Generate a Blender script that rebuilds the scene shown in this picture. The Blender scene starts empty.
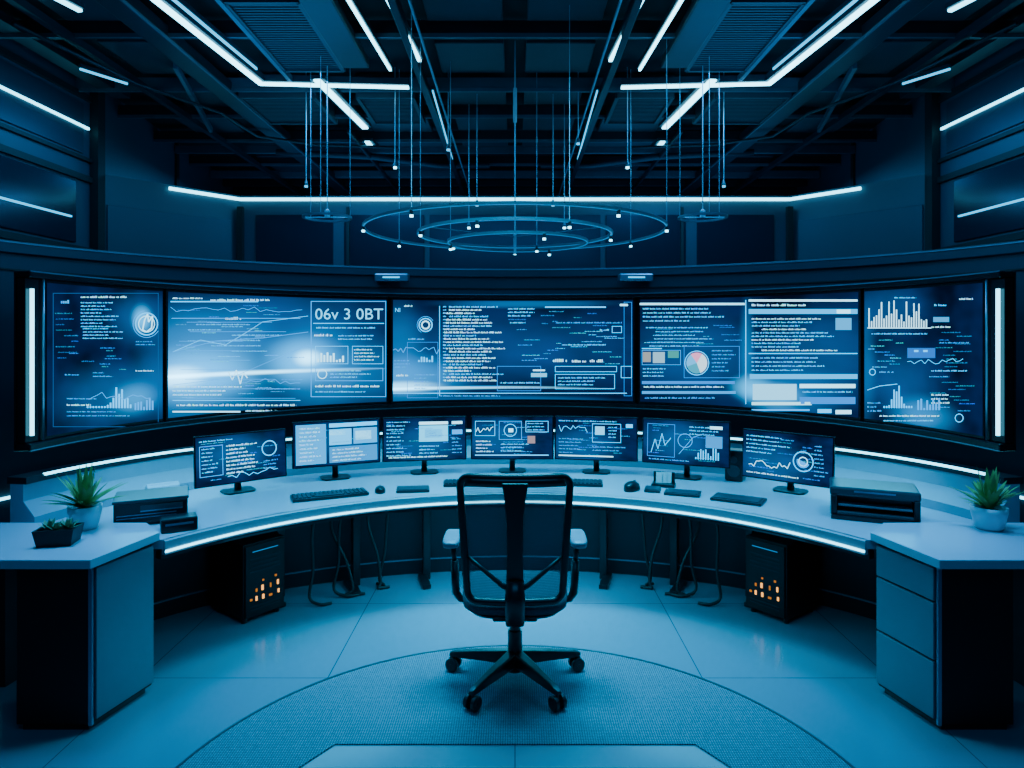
import bpy, math, random
from mathutils import Matrix, Vector
from bisect import bisect_left
random.seed(7)
C = bpy.context.scene.collection
PI = math.pi
R = math.radians
F, CX, HY, CH = 680.0, 515.0, 333.0, 1.75     # focal in px, optical centre, horizon, eye height

# ------------------------------------------------------------------ materials
def mat(name, col, rough=.5, metal=0., emis=None, es=0., noise=.0, scale=8., bump=0., spec=None, rvar=0.):
    m = bpy.data.materials.new(name); m.use_nodes = True
    nt = m.node_tree; b = nt.nodes['Principled BSDF']
    b.inputs['Base Color'].default_value = (*col, 1)
    b.inputs['Roughness'].default_value = rough
    b.inputs['Metallic'].default_value = metal
    if spec is not None: b.inputs['Specular IOR Level'].default_value = spec
    if emis:
        b.inputs['Emission Color'].default_value = (*emis, 1); b.inputs['Emission Strength'].default_value = es
    tc = nt.nodes.new('ShaderNodeTexCoord'); nz = nt.nodes.new('ShaderNodeTexNoise')
    nz.inputs['Scale'].default_value = scale; nz.inputs['Detail'].default_value = 4
    nt.links.new(tc.outputs['Object'], nz.inputs['Vector'])
    if noise > 0:
        r = nt.nodes.new('ShaderNodeMapRange'); r.inputs['To Min'].default_value = 1-noise; r.inputs['To Max'].default_value = 1+noise
        nt.links.new(nz.outputs['Fac'], r.inputs['Value'])
        mx = nt.nodes.new('ShaderNodeVectorMath'); mx.operation = 'SCALE'; mx.inputs[0].default_value = col
        nt.links.new(r.outputs[0], mx.inputs['Scale']); nt.links.new(mx.outputs[0], b.inputs['Base Color'])
    if rvar > 0:
        r2 = nt.nodes.new('ShaderNodeMapRange'); r2.inputs['To Min'].default_value = max(0, rough-rvar); r2.inputs['To Max'].default_value = rough+rvar
        nt.links.new(nz.outputs['Fac'], r2.inputs['Value']); nt.links.new(r2.outputs[0], b.inputs['Roughness'])
    if bump > 0:
        bp = nt.nodes.new('ShaderNodeBump'); bp.inputs['Strength'].default_value = bump; bp.inputs['Distance'].default_value = .01
        nt.links.new(nz.outputs['Fac'], bp.inputs['Height']); nt.links.new(bp.outputs[0], b.inputs['Normal'])
    return m
def emat(name, col, s):
    m = bpy.data.materials.new(name); m.use_nodes = True; nt = m.node_tree
    nt.nodes.remove(nt.nodes['Principled BSDF']); e = nt.nodes.new('ShaderNodeEmission')
    e.inputs[0].default_value = (*col, 1); e.inputs[1].default_value = s
    nt.links.new(e.outputs[0], nt.nodes['Material Output'].inputs[0]); return m
M = {}
M['wall'] = mat('wall_paint', (.032,.055,.085), .5, noise=.15, scale=2)
M['wall2'] = mat('screen_wall_panel', (.024,.043,.068), .42, .3, noise=.1, scale=3)
M['panel'] = mat('glossy_wall_panel', (.010,.026,.050), .2, .5, noise=.1)
M['ceil'] = mat('ceiling_black', (.007,.010,.014), .8, noise=.3, scale=5)
M['beam'] = mat('beam_metal', (.026,.038,.054), .4, .5, noise=.15)
M['duct'] = mat('duct_metal', (.048,.065,.085), .5, .4, noise=.15)
M['beamlt'] = mat('beam_light_metal', (.12,.17,.22), .4, .5, noise=.2)
M['rod'] = mat('rod_metal', (.40,.50,.60), .4, .3, noise=.1)
M['seam'] = mat('seam_black', (.004,.006,.009), .6)
M['desk'] = mat('desk_laminate', (.36,.45,.54), .26, noise=.015, scale=2)
M['deskdark'] = mat('desk_dark_metal', (.010,.015,.023), .4, .4, noise=.1)
M['cab'] = mat('cabinet_grey', (.11,.15,.19), .42, .2, noise=.04, scale=3)
M['cabdark'] = mat('cabinet_black', (.005,.007,.010), .45, noise=.1, spec=.3)
M['tower'] = mat('tower_black', (.003,.004,.006), .4, noise=.1, spec=.25)
M['riser'] = mat('riser_light_grey', (.22,.29,.36), .4, noise=.03)
M['black'] = mat('black_plastic', (.005,.007,.010), .3, noise=.1, scale=20)
M['blackm'] = mat('black_matte', (.008,.011,.015), .65, noise=.2, scale=30)
M['bezel'] = mat('bezel_black', (.005,.008,.013), .25, .3)
M['edge'] = mat('edge_metal', (.18,.32,.44), .3, .8)
M['dgrey'] = mat('dark_grey_plastic', (.032,.043,.056), .34, noise=.1)
M['arm'] = mat('armrest_grey', (.16,.22,.28), .4, noise=.1)
M['fabric'] = mat('seat_fabric', (.03,.05,.075), .75, noise=.4, scale=120, bump=.3)
M['pot'] = mat('white_ceramic', (.6,.66,.7), .3, noise=.05)
M['soil'] = mat('soil', (.015,.012,.01), .9, noise=.4, scale=60, bump=.5)
M['leaf'] = mat('leaf_green', (.14,.30,.07), .4, noise=.6, scale=25)
M['leaf2'] = mat('leaf_pale', (.14,.30,.16), .5, noise=.4, scale=30)
M['led'] = emat('led_white_cyan', (.16,.72,1.), 6)
M['ledc'] = emat('led_ceiling', (.22,.76,1.), 8)
M['leds'] = emat('led_soft', (.03,.52,1.), 2.2)
M['leddim'] = emat('led_dim_blue', (.01,.30,.75), .9)
M['orange'] = emat('led_orange', (1.,.40,.07), 2.6)
M['orangedim'] = emat('led_orange_dim', (1.,.32,.04), .6)
M['cable'] = mat('cable_rubber', (.006,.008,.01), .5)
M['paper'] = mat('paper_white', (.6,.66,.7), .6)

# ui (vertex colour) material
def ui_mat():
    m = bpy.data.materials.new('screen_pixels'); m.use_nodes = True; nt = m.node_tree
    nt.nodes.remove(nt.nodes['Principled BSDF']); e = nt.nodes.new('ShaderNodeEmission')
    a = nt.nodes.new('ShaderNodeAttribute'); a.attribute_name = 'Col'
    nt.links.new(a.outputs['Color'], e.inputs[0]); e.inputs[1].default_value = 2.5
    nt.links.new(e.outputs[0], nt.nodes['Material Output'].inputs[0]); return m
M['ui'] = ui_mat()
def screen_mat(name, base, blobs, es=1.0):
    """blue screen with soft glows; blobs = (u, v, ru, rv, colour)"""
    m = bpy.data.materials.new(name); m.use_nodes = True; nt = m.node_tree; N = nt.nodes; L = nt.links
    b = N['Principled BSDF']; b.inputs['Base Color'].default_value = (.001,.002,.005,1); b.inputs['Roughness'].default_value = .3; b.inputs['Specular IOR Level'].default_value = .04
    uv = N.new('ShaderNodeUVMap'); uv.uv_map = 'UVMap'
    nz = N.new('ShaderNodeTexNoise'); nz.inputs['Scale'].default_value = 3.5; L.new(uv.outputs[0], nz.inputs['Vector'])
    nr = N.new('ShaderNodeMapRange'); nr.inputs['From Min'].default_value = .3; nr.inputs['From Max'].default_value = .7; nr.inputs['To Min'].default_value = .25; nr.inputs['To Max'].default_value = 1.8; L.new(nz.outputs['Fac'], nr.inputs['Value'])
    s = N.new('ShaderNodeVectorMath'); s.operation = 'SCALE'; s.inputs[0].default_value = base; L.new(nr.outputs[0], s.inputs['Scale'])
    acc = s.outputs[0]
    for (u, v, ru, rv, col) in blobs:
        if col[2] < .7: col = tuple(q*.62 for q in col)
        mp = N.new('ShaderNodeVectorMath'); mp.operation = 'SUBTRACT'; L.new(uv.outputs[0], mp.inputs[0]); mp.inputs[1].default_value = (u, v, 0)
        dv = N.new('ShaderNodeVectorMath'); dv.operation = 'DIVIDE'; L.new(mp.outputs[0], dv.inputs[0]); dv.inputs[1].default_value = (ru, rv, 1)
        ln = N.new('ShaderNodeVectorMath'); ln.operation = 'LENGTH'; L.new(dv.outputs[0], ln.inputs[0])
        r = N.new('ShaderNodeMapRange'); r.interpolation_type = 'SMOOTHERSTEP'; r.inputs['From Min'].default_value = 0; r.inputs['From Max'].default_value = 1
        r.inputs['To Min'].default_value = 1; r.inputs['To Max'].default_value = 0; L.new(ln.outputs['Value'], r.inputs['Value'])
        sc = N.new('ShaderNodeVectorMath'); sc.operation = 'SCALE'; sc.inputs[0].default_value = col; L.new(r.outputs[0], sc.inputs['Scale'])
        ad = N.new('ShaderNodeVectorMath'); ad.operation = 'ADD'; L.new(acc, ad.inputs[0]); L.new(sc.outputs[0], ad.inputs[1]); acc = ad.outputs[0]
    L.new(acc, b.inputs['Emission Color']); b.inputs['Emission Strength'].default_value = es
    return m

def floor_mat():
    m = mat('floor_concrete', (.12,.18,.23), .2, noise=.06, scale=1.2)
    nt = m.node_tree; N = nt.nodes; L = nt.links; b = N['Principled BSDF']
    src = b.inputs['Base Color'].links[0].from_socket
    tc = N.new('ShaderNodeTexCoord'); sp = N.new('ShaderNodeSeparateXYZ'); L.new(tc.outputs['Object'], sp.inputs[0])
    outs = []
    for ax, off in (('X', 0), ('Y', .35)):
        ad = N.new('ShaderNodeMath'); ad.operation = 'ADD'; L.new(sp.outputs[ax], ad.inputs[0]); ad.inputs[1].default_value = off
        pp = N.new('ShaderNodeMath'); pp.operation = 'PINGPONG'; L.new(ad.outputs[0], pp.inputs[0]); pp.inputs[1].default_value = .475
        lt = N.new('ShaderNodeMath'); lt.operation = 'LESS_THAN'; L.new(pp.outputs[0], lt.inputs[0]); lt.inputs[1].default_value = .0028
        outs.append(lt)
    mx = N.new('ShaderNodeMath'); mx.operation = 'MAXIMUM'; L.new(outs[0].outputs[0], mx.inputs[0]); L.new(outs[1].outputs[0], mx.inputs[1])
    mix = N.new('ShaderNodeMix'); mix.data_type = 'RGBA'; L.new(mx.outputs[0], mix.inputs['Factor']); L.new(src, mix.inputs[6]); mix.inputs[7].default_value = (.04,.07,.10,1)
    L.new(mix.outputs[2], b.inputs['Base Color']); return m
M['floor'] = floor_mat()
def rug_mat():
    m = mat('rug_weave', (.06,.09,.11), .95, noise=.0, spec=.1)
    nt = m.node_tree; N = nt.nodes; L = nt.links; b = N['Principled BSDF']
    tc = N.new('ShaderNodeTexCoord')
    wx = N.new('ShaderNodeTexWave'); wx.inputs['Scale'].default_value = 30; wx.inputs['Distortion'].default_value = 2.5; wx.inputs['Detail Scale'].default_value = 6; wx.bands_direction = 'X'; L.new(tc.outputs['Object'], wx.inputs['Vector'])
    w = N.new('ShaderNodeTexWave'); w.inputs['Scale'].default_value = 28; w.inputs['Distortion'].default_value = 2.5; w.inputs['Detail Scale'].default_value = 6; w.bands_direction = 'Y'; L.new(tc.outputs['Object'], w.inputs['Vector'])
    mu = N.new('ShaderNodeMath'); mu.operation = 'MULTIPLY'; L.new(wx.outputs['Fac'], mu.inputs[0]); L.new(w.outputs['Fac'], mu.inputs[1])
    cr = N.new('ShaderNodeValToRGB'); cr.color_ramp.elements[0].color = (.055,.085,.11,1); cr.color_ramp.elements[1].color = (.19,.26,.32,1); cr.color_ramp.elements[1].position = .8
    L.new(mu.outputs[0], cr.inputs[0]); L.new(cr.outputs[0], b.inputs['Base Color'])
    bp = N.new('ShaderNodeBump'); bp.inputs['Strength'].default_value = .25; bp.inputs['Distance'].default_value = .004; L.new(mu.outputs[0], bp.inputs['Height']); L.new(bp.outputs[0], b.inputs['Normal'])
    return m
M['rug'] = rug_mat()
def mesh_mat():
    m = mat('chair_mesh_fabric', (.05,.09,.13), .6)
    nt = m.node_tree; N = nt.nodes; L = nt.links; b = N['Principled BSDF']
    tc = N.new('ShaderNodeTexCoord'); ck = N.new('ShaderNodeTexWave'); ck.inputs['Scale'].default_value = 40; ck.bands_direction = 'Z'
    L.new(tc.outputs['Object'], ck.inputs['Vector'])
    r = N.new('ShaderNodeMapRange'); r.inputs['To Min'].default_value = .42; r.inputs['To Max'].default_value = .68; L.new(ck.outputs['Fac'], r.inputs['Value'])
    t = N.new('ShaderNodeBsdfTransparent'); mx = N.new('ShaderNodeMixShader'); L.new(r.outputs[0], mx.inputs[0]); L.new(t.outputs[0], mx.inputs[1]); L.new(b.outputs[0], mx.inputs[2])
    L.new(mx.outputs[0], N['Material Output'].inputs[0]); return m
M['mesh'] = mesh_mat()

# ------------------------------------------------------------------ mesh builder
class MB:
    def __init__(s): s.v = []; s.f = []; s.c = []
    def add(s, vs, fs, col=None):
        n = len(s.v); s.v += [tuple(p) for p in vs]; s.f += [tuple(i+n for i in q) for q in fs]
        s.c += [col or (1,1,1)]*len(vs); return s
    def box(s, c, d, rot=None, col=None):
        hx, hy, hz = d[0]/2, d[1]/2, d[2]/2; vs = []
        for x in (-hx, hx):
            for y in (-hy, hy):
                for z in (-hz, hz):
                    p = Vector((x, y, z)); p = rot @ p if rot else p; vs.append((p.x+c[0], p.y+c[1], p.z+c[2]))
        return s.add(vs, [(0,1,3,2),(4,6,7,5),(0,4,5,1),(2,3,7,6),(0,2,6,4),(1,5,7,3)], col)
    def prism(s, pts, z0, z1):
        n = len(pts); vs = [(x, y, z0) for x, y in pts]+[(x, y, z1) for x, y in pts]
        return s.add(vs, [tuple(range(n))[::-1], tuple(range(n, 2*n))]+[(i, (i+1) % n, n+(i+1) % n, n+i) for i in range(n)])
    def tube(s, pts, r, n=10, closed=False, sx=1.0):
        P = [Vector(p) for p in pts]; k = len(P); rs = r if isinstance(r, (list, tuple)) else [r]*k; vs = []; up = None
        for i in range(k):
            a = P[i-1] if (i > 0 or closed) else P[i]; b = P[(i+1) % k] if (i < k-1 or closed) else P[i]
            t = (b-a).normalized()
            if up is None:
                up = Vector((0,0,1)) if abs(t.z) < .9 else Vector((0,1,0))
            u = (up - t*up.dot(t))
            u = u.normalized() if u.length > 1e-6 else Vector((1,0,0)); up = u; w = t.cross(u)
            for j in range(n):
                g = 2*PI*j/n; vs.append(P[i]+(u*math.cos(g)+w*math.sin(g)*sx)*rs[i])
        fs = []
        for i in range(k if closed else k-1):
            for j in range(n):
                a = i*n+j; b = i*n+(j+1) % n; c = ((i+1) % k)*n+(j+1) % n; d = ((i+1) % k)*n+j; fs.append((a, b, c, d))
        if not closed: fs += [tuple(range(n))[::-1], tuple(range((k-1)*n, k*n))]
        return s.add(vs, fs)
    def lathe(s, prof, n=24, c=(0,0,0)):
        vs = []
        for r, z in prof:
            for j in range(n): g = 2*PI*j/n; vs.append((c[0]+r*math.cos(g), c[1]+r*math.sin(g), c[2]+z))
        k = len(prof); fs = [(i*n+j, i*n+(j+1) % n, (i+1)*n+(j+1) % n, (i+1)*n+j) for i in range(k-1) for j in range(n)]
        fs += [tuple(range(n))[::-1], tuple(range((k-1)*n, k*n))]
        return s.add(vs, fs)
    def sweep(s, cv, prof, t0, t1, n):
        k = len(prof); vs = []
        for i in range(n+1):
            t = t0+(t1-t0)*i/n
            for d, z in prof: x, y = cv(t, d); vs.append((x, y, z))
        fs = [(i*k+j, i*k+(j+1) % k, (i+1)*k+(j+1) % k, (i+1)*k+j) for i in range(n) for j in range(k)]
        fs += [tuple(range(k))[::-1], tuple(range(n*k, (n+1)*k))]
        return s.add(vs, fs)
    def ring(s, c, r, w, h, n=72, a0=0, a1=2*PI):
        full = abs(a1-a0-2*PI) < 1e-6; vs = []; m = n if full else n+1
        for i in range(m):
            g = a0+(a1-a0)*i/n
            for dr, dz in ((-w/2,-h/2),(w/2,-h/2),(w/2,h/2),(-w/2,h/2)):
                vs.append((c[0]+(r+dr)*math.cos(g), c[1]+(r+dr)*math.sin(g), c[2]+dz))
        fs = [(i*4+j, i*4+(j+1) % 4, ((i+1) % m)*4+(j+1) % 4, ((i+1) % m)*4+j) for i in range(n) for j in range(4)]
        if not full: fs += [(3,2,1,0), tuple(range((m-1)*4, m*4))]
        return s.add(vs, fs)
    def build(s, name, m, parent=None, bevel=0, smooth=False, world=True, colors=False, sub=0):
        if parent is not None:
            o3 = Vector(parent['_w']) if world else Vector((0,0,0))
        elif world:
            xs = [p[0] for p in s.v]; ys = [p[1] for p in s.v]; zs = [p[2] for p in s.v]
            o3 = Vector(((min(xs)+max(xs))/2, (min(ys)+max(ys))/2, min(zs)))
        else: o3 = Vector((0,0,0))
        me = bpy.data.meshes.new(name); me.from_pydata([(p[0]-o3.x, p[1]-o3.y, p[2]-o3.z) for p in s.v], [], s.f); me.update()
        import bmesh
        if not colors:
            bm = bmesh.new(); bm.from_mesh(me); bmesh.ops.recalc_face_normals(bm, faces=bm.faces); bm.to_mesh(me); bm.free()
        me.materials.append(m)
        if colors:
            ca = me.color_attributes.new('Col', 'FLOAT_COLOR', 'POINT')
            fl = []
            for c in s.c: fl += [c[0], c[1], c[2], 1.0]
            ca.data.foreach_set('color', fl)
        o = bpy.data.objects.new(name, me); C.objects.link(o)
        if smooth:
            for p in me.polygons: p.use_smooth = True
        if parent is not None:
            o.parent = parent; o['_w'] = tuple(parent['_w'])
        else: o.location = o3; o['_w'] = tuple(o3)
        if bevel:
            b = o.modifiers.new('bevel', 'BEVEL'); b.width = bevel; b.segments = 2; b.limit_method = 'ANGLE'; b.angle_limit = R(40)
        return o
def thing(name, label, cat, loc=(0,0,0), rz=0, group=None):
    o = bpy.data.objects.new(name, None); C.objects.link(o); o.location = loc; o.rotation_euler = (0,0,rz)
    o['label'] = label; o['category'] = cat; o['_w'] = tuple(loc); o.empty_display_size = .05
    if group: o['group'] = group
    return o
def tag(o, label, cat, group=None):
    o['label'] = label; o['category'] = cat
    if group: o['group'] = group
    return o
def struct(o): o['kind'] = 'structure'; return o
def ell(a, b, c):
    def f(t, d=0):
        nx, ny = math.sin(t)/a, math.cos(t)/b; l = math.hypot(nx, ny)
        return a*math.sin(t)+d*nx/l, c+b*math.cos(t)+d*ny/l
    return f

# ------------------------------------------------------------------ room shell
X1, YK, X2, YB, ZC = 3.6, 5.8, 4.1, 10.2, 3.9
b = MB(); b.box((0, 4.5, -.05), (9.2, 12.4, .1)); fl = struct(b.build('floor', M['floor'], world=False))
b = MB(); b.box((0, 4.5, ZC+.05), (9.2, 12.4, .1)); struct(b.build('ceiling', M['ceil']))
b = MB(); b.box((0, YB+.05, ZC/2), (8.6, .1, ZC)); struct(b.build('wall_back', M['wall']))
for s, nm in ((-1, 'wall_left'), (1, 'wall_right')):
    b = MB(); b.prism([(s*X1, -1.6), (s*X1, YK), (s*X2, YB), (s*(X2+.1), YB), (s*(X2+.1), -1.6)], 0, ZC); w = struct(b.build(nm, M['wall']))
PT = [(-X1, 5.8), (-2.75, 6.8), (2.75, 6.8), (X1, 5.8)]
for i, nm in enumerate(('wall_inner_left', 'wall_inner_back', 'wall_inner_right')):
    (ax, ay), (bx_, by_) = PT[i], PT[i+1]; L_ = math.hypot(bx_-ax, by_-ay); nx, ny = -(by_-ay)/L_, (bx_-ax)/L_
    b = MB(); b.prism([(ax, ay), (bx_, by_), (bx_+nx*.08, by_+ny*.08), (ax+nx*.08, ay+ny*.08)], 0, 3.12); struct(b.build(nm, M['wall']))
tn = [0]
def trim(b, m, bevel=0):
    tn[0] += 1; return struct(b.build('trim_%d' % tn[0], m, bevel=bevel))
def on_seg(i, t, off):
    (ax, ay), (bx_, by_) = PT[i], PT[i+1]; L_ = math.hypot(bx_-ax, by_-ay); nx, ny = -(by_-ay)/L_, (bx_-ax)/L_
    return ax+(bx_-ax)*t-nx*off, ay+(by_-ay)*t-ny*off
def seg_panel(i, t0, t1, z0, z1, m, th=.02):
    p, q = on_seg(i, t0, 0), on_seg(i, t1, 0); p2, q2 = on_seg(i, t0, th), on_seg(i, t1, th)
    b = MB(); b.prism([p, q, q2, p2], z0, z1); return trim(b, m, .004)
for i, t0, t1 in ((0,.08,.93), (2,.07,.92), (1,.03,.17), (1,.19,.335), (1,.345,.655), (1,.665,.81), (1,.83,.97)):
    seg_panel(i, t0, t1, 2.0, 2.86 if i != 1 else 2.93, M['wall2'] if i != 1 else M['panel'])
for s in (-1, 1):
    b = MB(); b.box((s*3.56, 5.80, ZC/2), (.07, .10, ZC)); trim(b, M['seam'])
    b = MB(); b.box((s*2.72, 6.74, 1.50), (.05, .06, 3.0)); trim(b, M['seam'])
    b = MB(); b.box((s*1.66, 6.77, 1.5), (.03, .05, 3.0)); trim(b, M['seam'])
    for z, h in ((3.72,.05), (3.20,.03), (3.04,.05), (2.44,.05)):
        b = MB(); b.box((s*3.585, 3.6, z), (.03, 4.3, h)); trim(b, M['seam'])
    b = MB(); b.box((s*3.59, 4.9, 2.74), (.02, 1.3, .5)); trim(b, M['panel'], .004)
    b = MB(); b.box((s*3.59, 4.9, 3.45), (.02, 1.5, .42)); trim(b, M['wall2'], .004)
    b = MB(); b.prism([(s*3.85, 7.6), (s*3.78, 7.6), (s*3.78, 7.66), (s*3.86, 7.66)], 0, ZC); trim(b, M['seam'])
side = {-1:'left', 1:'right'}
for s in (-1, 1):
    b = MB(); b.box((s*3.575, 4.95, 3.46), (.02, 1.5, .018))
    tag(b.build('wall_light', M['led']), 'high slim white light strip on the dark %s wall above the glossy panel' % side[s], 'wall light', 'light strips on the side walls')
    b = MB(); b.box((s*3.575, 4.9, 2.69), (.02, 1.15, .014))
    tag(b.build('wall_light', M['leds']), 'lower blue light strip across the glossy panel of the %s wall' % side[s], 'wall light', 'light strips on the side walls')
b = MB(); pts = [(*on_seg(0,.47,.03), 3.08), (-2.735, 6.765, 3.08), (2.735, 6.765, 3.08), (*on_seg(2,.53,.03), 3.08)]
b.tube(pts, .016, 8)
tag(b.build('cornice_light', M['led']), 'long white light line running round the top of the inner wall', 'light strip')

# ------------------------------------------------------------------ curved screen wall
W2 = ell(3.42, 2.65, 3.7)
b = MB(); b.sweep(W2, [(0,0),(0,2.30),(.09,2.30),(.09,0)], R(-90), R(90), 90); struct(b.build('wall_curved', M['wall2']))
b = MB(); b.sweep(W2, [(-.03,2.27),(-.03,2.35),(.10,2.35),(.10,2.27)], R(-90), R(90), 90); trim(b, M['wall2'], .006)
b = MB(); b.sweep(W2, [(-.036,2.335),(-.036,2.342),(-.028,2.342),(-.028,2.335)], R(-90), R(90), 90); trim(b, M['edge'])
b = MB(); b.sweep(W2, [(-.015,2.16),(-.015,2.17),(.01,2.17),(.01,2.16)], R(-90), R(90), 90); trim(b, M['seam'])
for s in (-1, 1):
    a, c = sorted((s*R(71.5), s*R(86))); b = MB(); b.sweep(W2, [(-.02,.675),(-.02,.69),(0,.69),(0,.675)], a, c, 12)
    tag(b.build('wall_light', M['led']), 'short low light strip on the curved wall behind the %s potted plant' % side[s], 'wall light', 'low wall light strips')
for x in (-1.1, 1.08):
    t = thing('wash_light', 'small slim fixture on the curved wall rim, %s' % ('left of the two' if x < 0 else 'right of the two'), 'light fixture', (x, 6.10, 2.21), 0, 'fixtures on the curved wall rim')
    q = MB(); q.box((0, 0, .035), (.30, .12, .07)); q.build('housing', M['edge'], t, .012, world=False)
    q = MB(); q.box((0, -.062, .035), (.15, .006, .014)); q.build('lens', M['leds'], t, world=False)

# ------------------------------------------------------------------ video wall
VW = ell(2.75, 2.5, 3.7)
tab = []
for i in range(2001):
    t = R(-89.5)+R(179)*i/2000; x, y = VW(t, 0); tab.append((x/y, t))
mx_i = max(range(len(tab)), key=lambda i: tab[i][0]); mn_i = min(range(len(tab)), key=lambda i: tab[i][0])
tab = tab[mn_i:mx_i+1]; KS = [a[0] for a in tab]
def th_of(px):
    k = (px-CX)/F; i = min(max(bisect_left(KS, k), 1), len(tab)-1)
    (k0, t0), (k1, t1) = tab[i-1], tab[i]; return t0+(t1-t0)*max(0, min(1, (k-k0)/(k1-k0)))
ZT, ZB = 2.051, 1.139
def wall_map(px, py, d=-.006):
    t = th_of(px); x0, y0 = VW(t, 0); z = CH-(py-HY)*y0/F
    x, y = VW(t, d); return (x, y, z)

class UI:
    """flat artwork for a screen; mp maps drawing coordinates onto the screen surface"""
    def __init__(s, mp, step=9): s.b = MB(); s.mp = mp; s.step = step
    def rect(s, x0, y0, x1, y1, c, d=0):
        n = max(1, int(abs(x1-x0)/s.step)); vs = []
        for i in range(n+1):
            x = x0+(x1-x0)*i/n; vs += [s.mp(x, y0), s.mp(x, y1)]
        s.b.add(vs, [(2*i, 2*i+1, 2*i+3, 2*i+2) for i in range(n)], c)
    def frame(s, x0, y0, x1, y1, c, w=.6):
        s.rect(x0, y0, x1, y0+w, c); s.rect(x0, y1-w, x1, y1, c); s.rect(x0, y0, x0+w, y1, c); s.rect(x1-w, y0, x1, y1, c)
    def line(s, pts, c, w=.7):
        for (x0, y0), (x1, y1) in zip(pts[:-1], pts[1:]):
            l = math.hypot(x1-x0, y1-y0) or 1; nx, ny = -(y1-y0)/l*w/2, (x1-x0)/l*w/2
            s.b.add([s.mp(x0+nx, y0+ny), s.mp(x1+nx, y1+ny), s.mp(x1-nx, y1-ny), s.mp(x0-nx, y0-ny)], [(0,1,2,3)], c)
    def arc(s, x, y, r, c, w=.8, a0=0, a1=360, n=28):
        s.line([(x+r*math.cos(R(a0+(a1-a0)*i/n)), y+r*math.sin(R(a0+(a1-a0)*i/n))) for i in range(n+1)], c, w)
    def pie(s, x, y, r, a0, a1, c, n=10):
        vs = [s.mp(x, y)]+[s.mp(x+r*math.cos(R(a0+(a1-a0)*i/n)), y+r*math.sin(R(a0+(a1-a0)*i/n))) for i in range(n+1)]
        s.b.add(vs, [(0, i, i+1) for i in range(1, n+1)], c)
    def text(s, x, y, w, c, h=1.6):
        e = x+w; h *= .86
        while x < e:
            k = random.randint(2, 8)
            for j in range(k):
                if x >= e: break
                hh = h*random.choice((.7,.7,1,1,.55)); cc = tuple(q*random.uniform(.6, 1.1) for q in c)
                lw = h*random.uniform(.35,.6); s.rect(x, y+h-hh, min(x+lw, e), y+h, cc); x += lw+h*.18
            x += h*.6
    def para(s, x, y, w, rows, c, dy=3.0, h=1.5, rag=.5, indent=0):
        for i in range(rows):
            ind = random.choice((0, 0, 1, 2))*indent
            s.text(x+ind, y+i*dy, (w-ind)*random.uniform(1-rag, 1), c, h)
    def scatter(s, x0, y0, x1, y1, n, c, h=1.3):
        for i in range(n):
            w = random.uniform(5, 22); x = random.uniform(x0, max(x0, x1-w)); y = y0+(y1-y0)*(i+.5)/n
            s.text(x, y, min(w, x1-x), tuple(q*random.uniform(.4, 1) for q in c), h)
    def bars(s, x, y, w, h, n, c, fill=.6, peak=None):
        for i in range(n):
            q = random.uniform(.15, 1)
            if peak is not None: q = max(.08, math.exp(-((i/n-peak)/.2)**2)*random.uniform(.5, 1))
            s.rect(x+i*w/n, y-h*q, x+(i+fill)*w/n, y, c)
    def graph(s, x, y, w, h, n, c, lw=.6, trend=0):
        s.line([(x+w*i/n, y-trend*i/n-random.uniform(0, h)) for i in range(n+1)], c, lw)
    def word(s, string, x, y, w, h, c):
        cu = bpy.data.curves.new('t', 'FONT'); cu.body = string; cu.resolution_u = 3
        o = bpy.data.objects.new('t', cu); C.objects.link(o); bpy.context.view_layer.update()
        me = bpy.data.meshes.new_from_object(o.evaluated_get(bpy.context.evaluated_depsgraph_get()))
        vs = [v.co.copy() for v in me.vertices]; fs = [tuple(p.vertices) for p in me.polygons]
        bpy.data.objects.remove(o); bpy.data.curves.remove(cu); bpy.data.meshes.remove(me)
        xa, xb = min(v.x for v in vs), max(v.x for v in vs); ya, yb = min(v.y for v in vs), max(v.y for v in vs)
        s.b.add([s.mp(x+(v.x-xa)/(xb-xa)*w, y+h-(v.y-ya)/(yb-ya)*h) for v in vs], fs, c)
    def done(s, parent, world=True): return s.b.build('screen_graphics', M['ui'], parent, world=world, colors=True)

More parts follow.
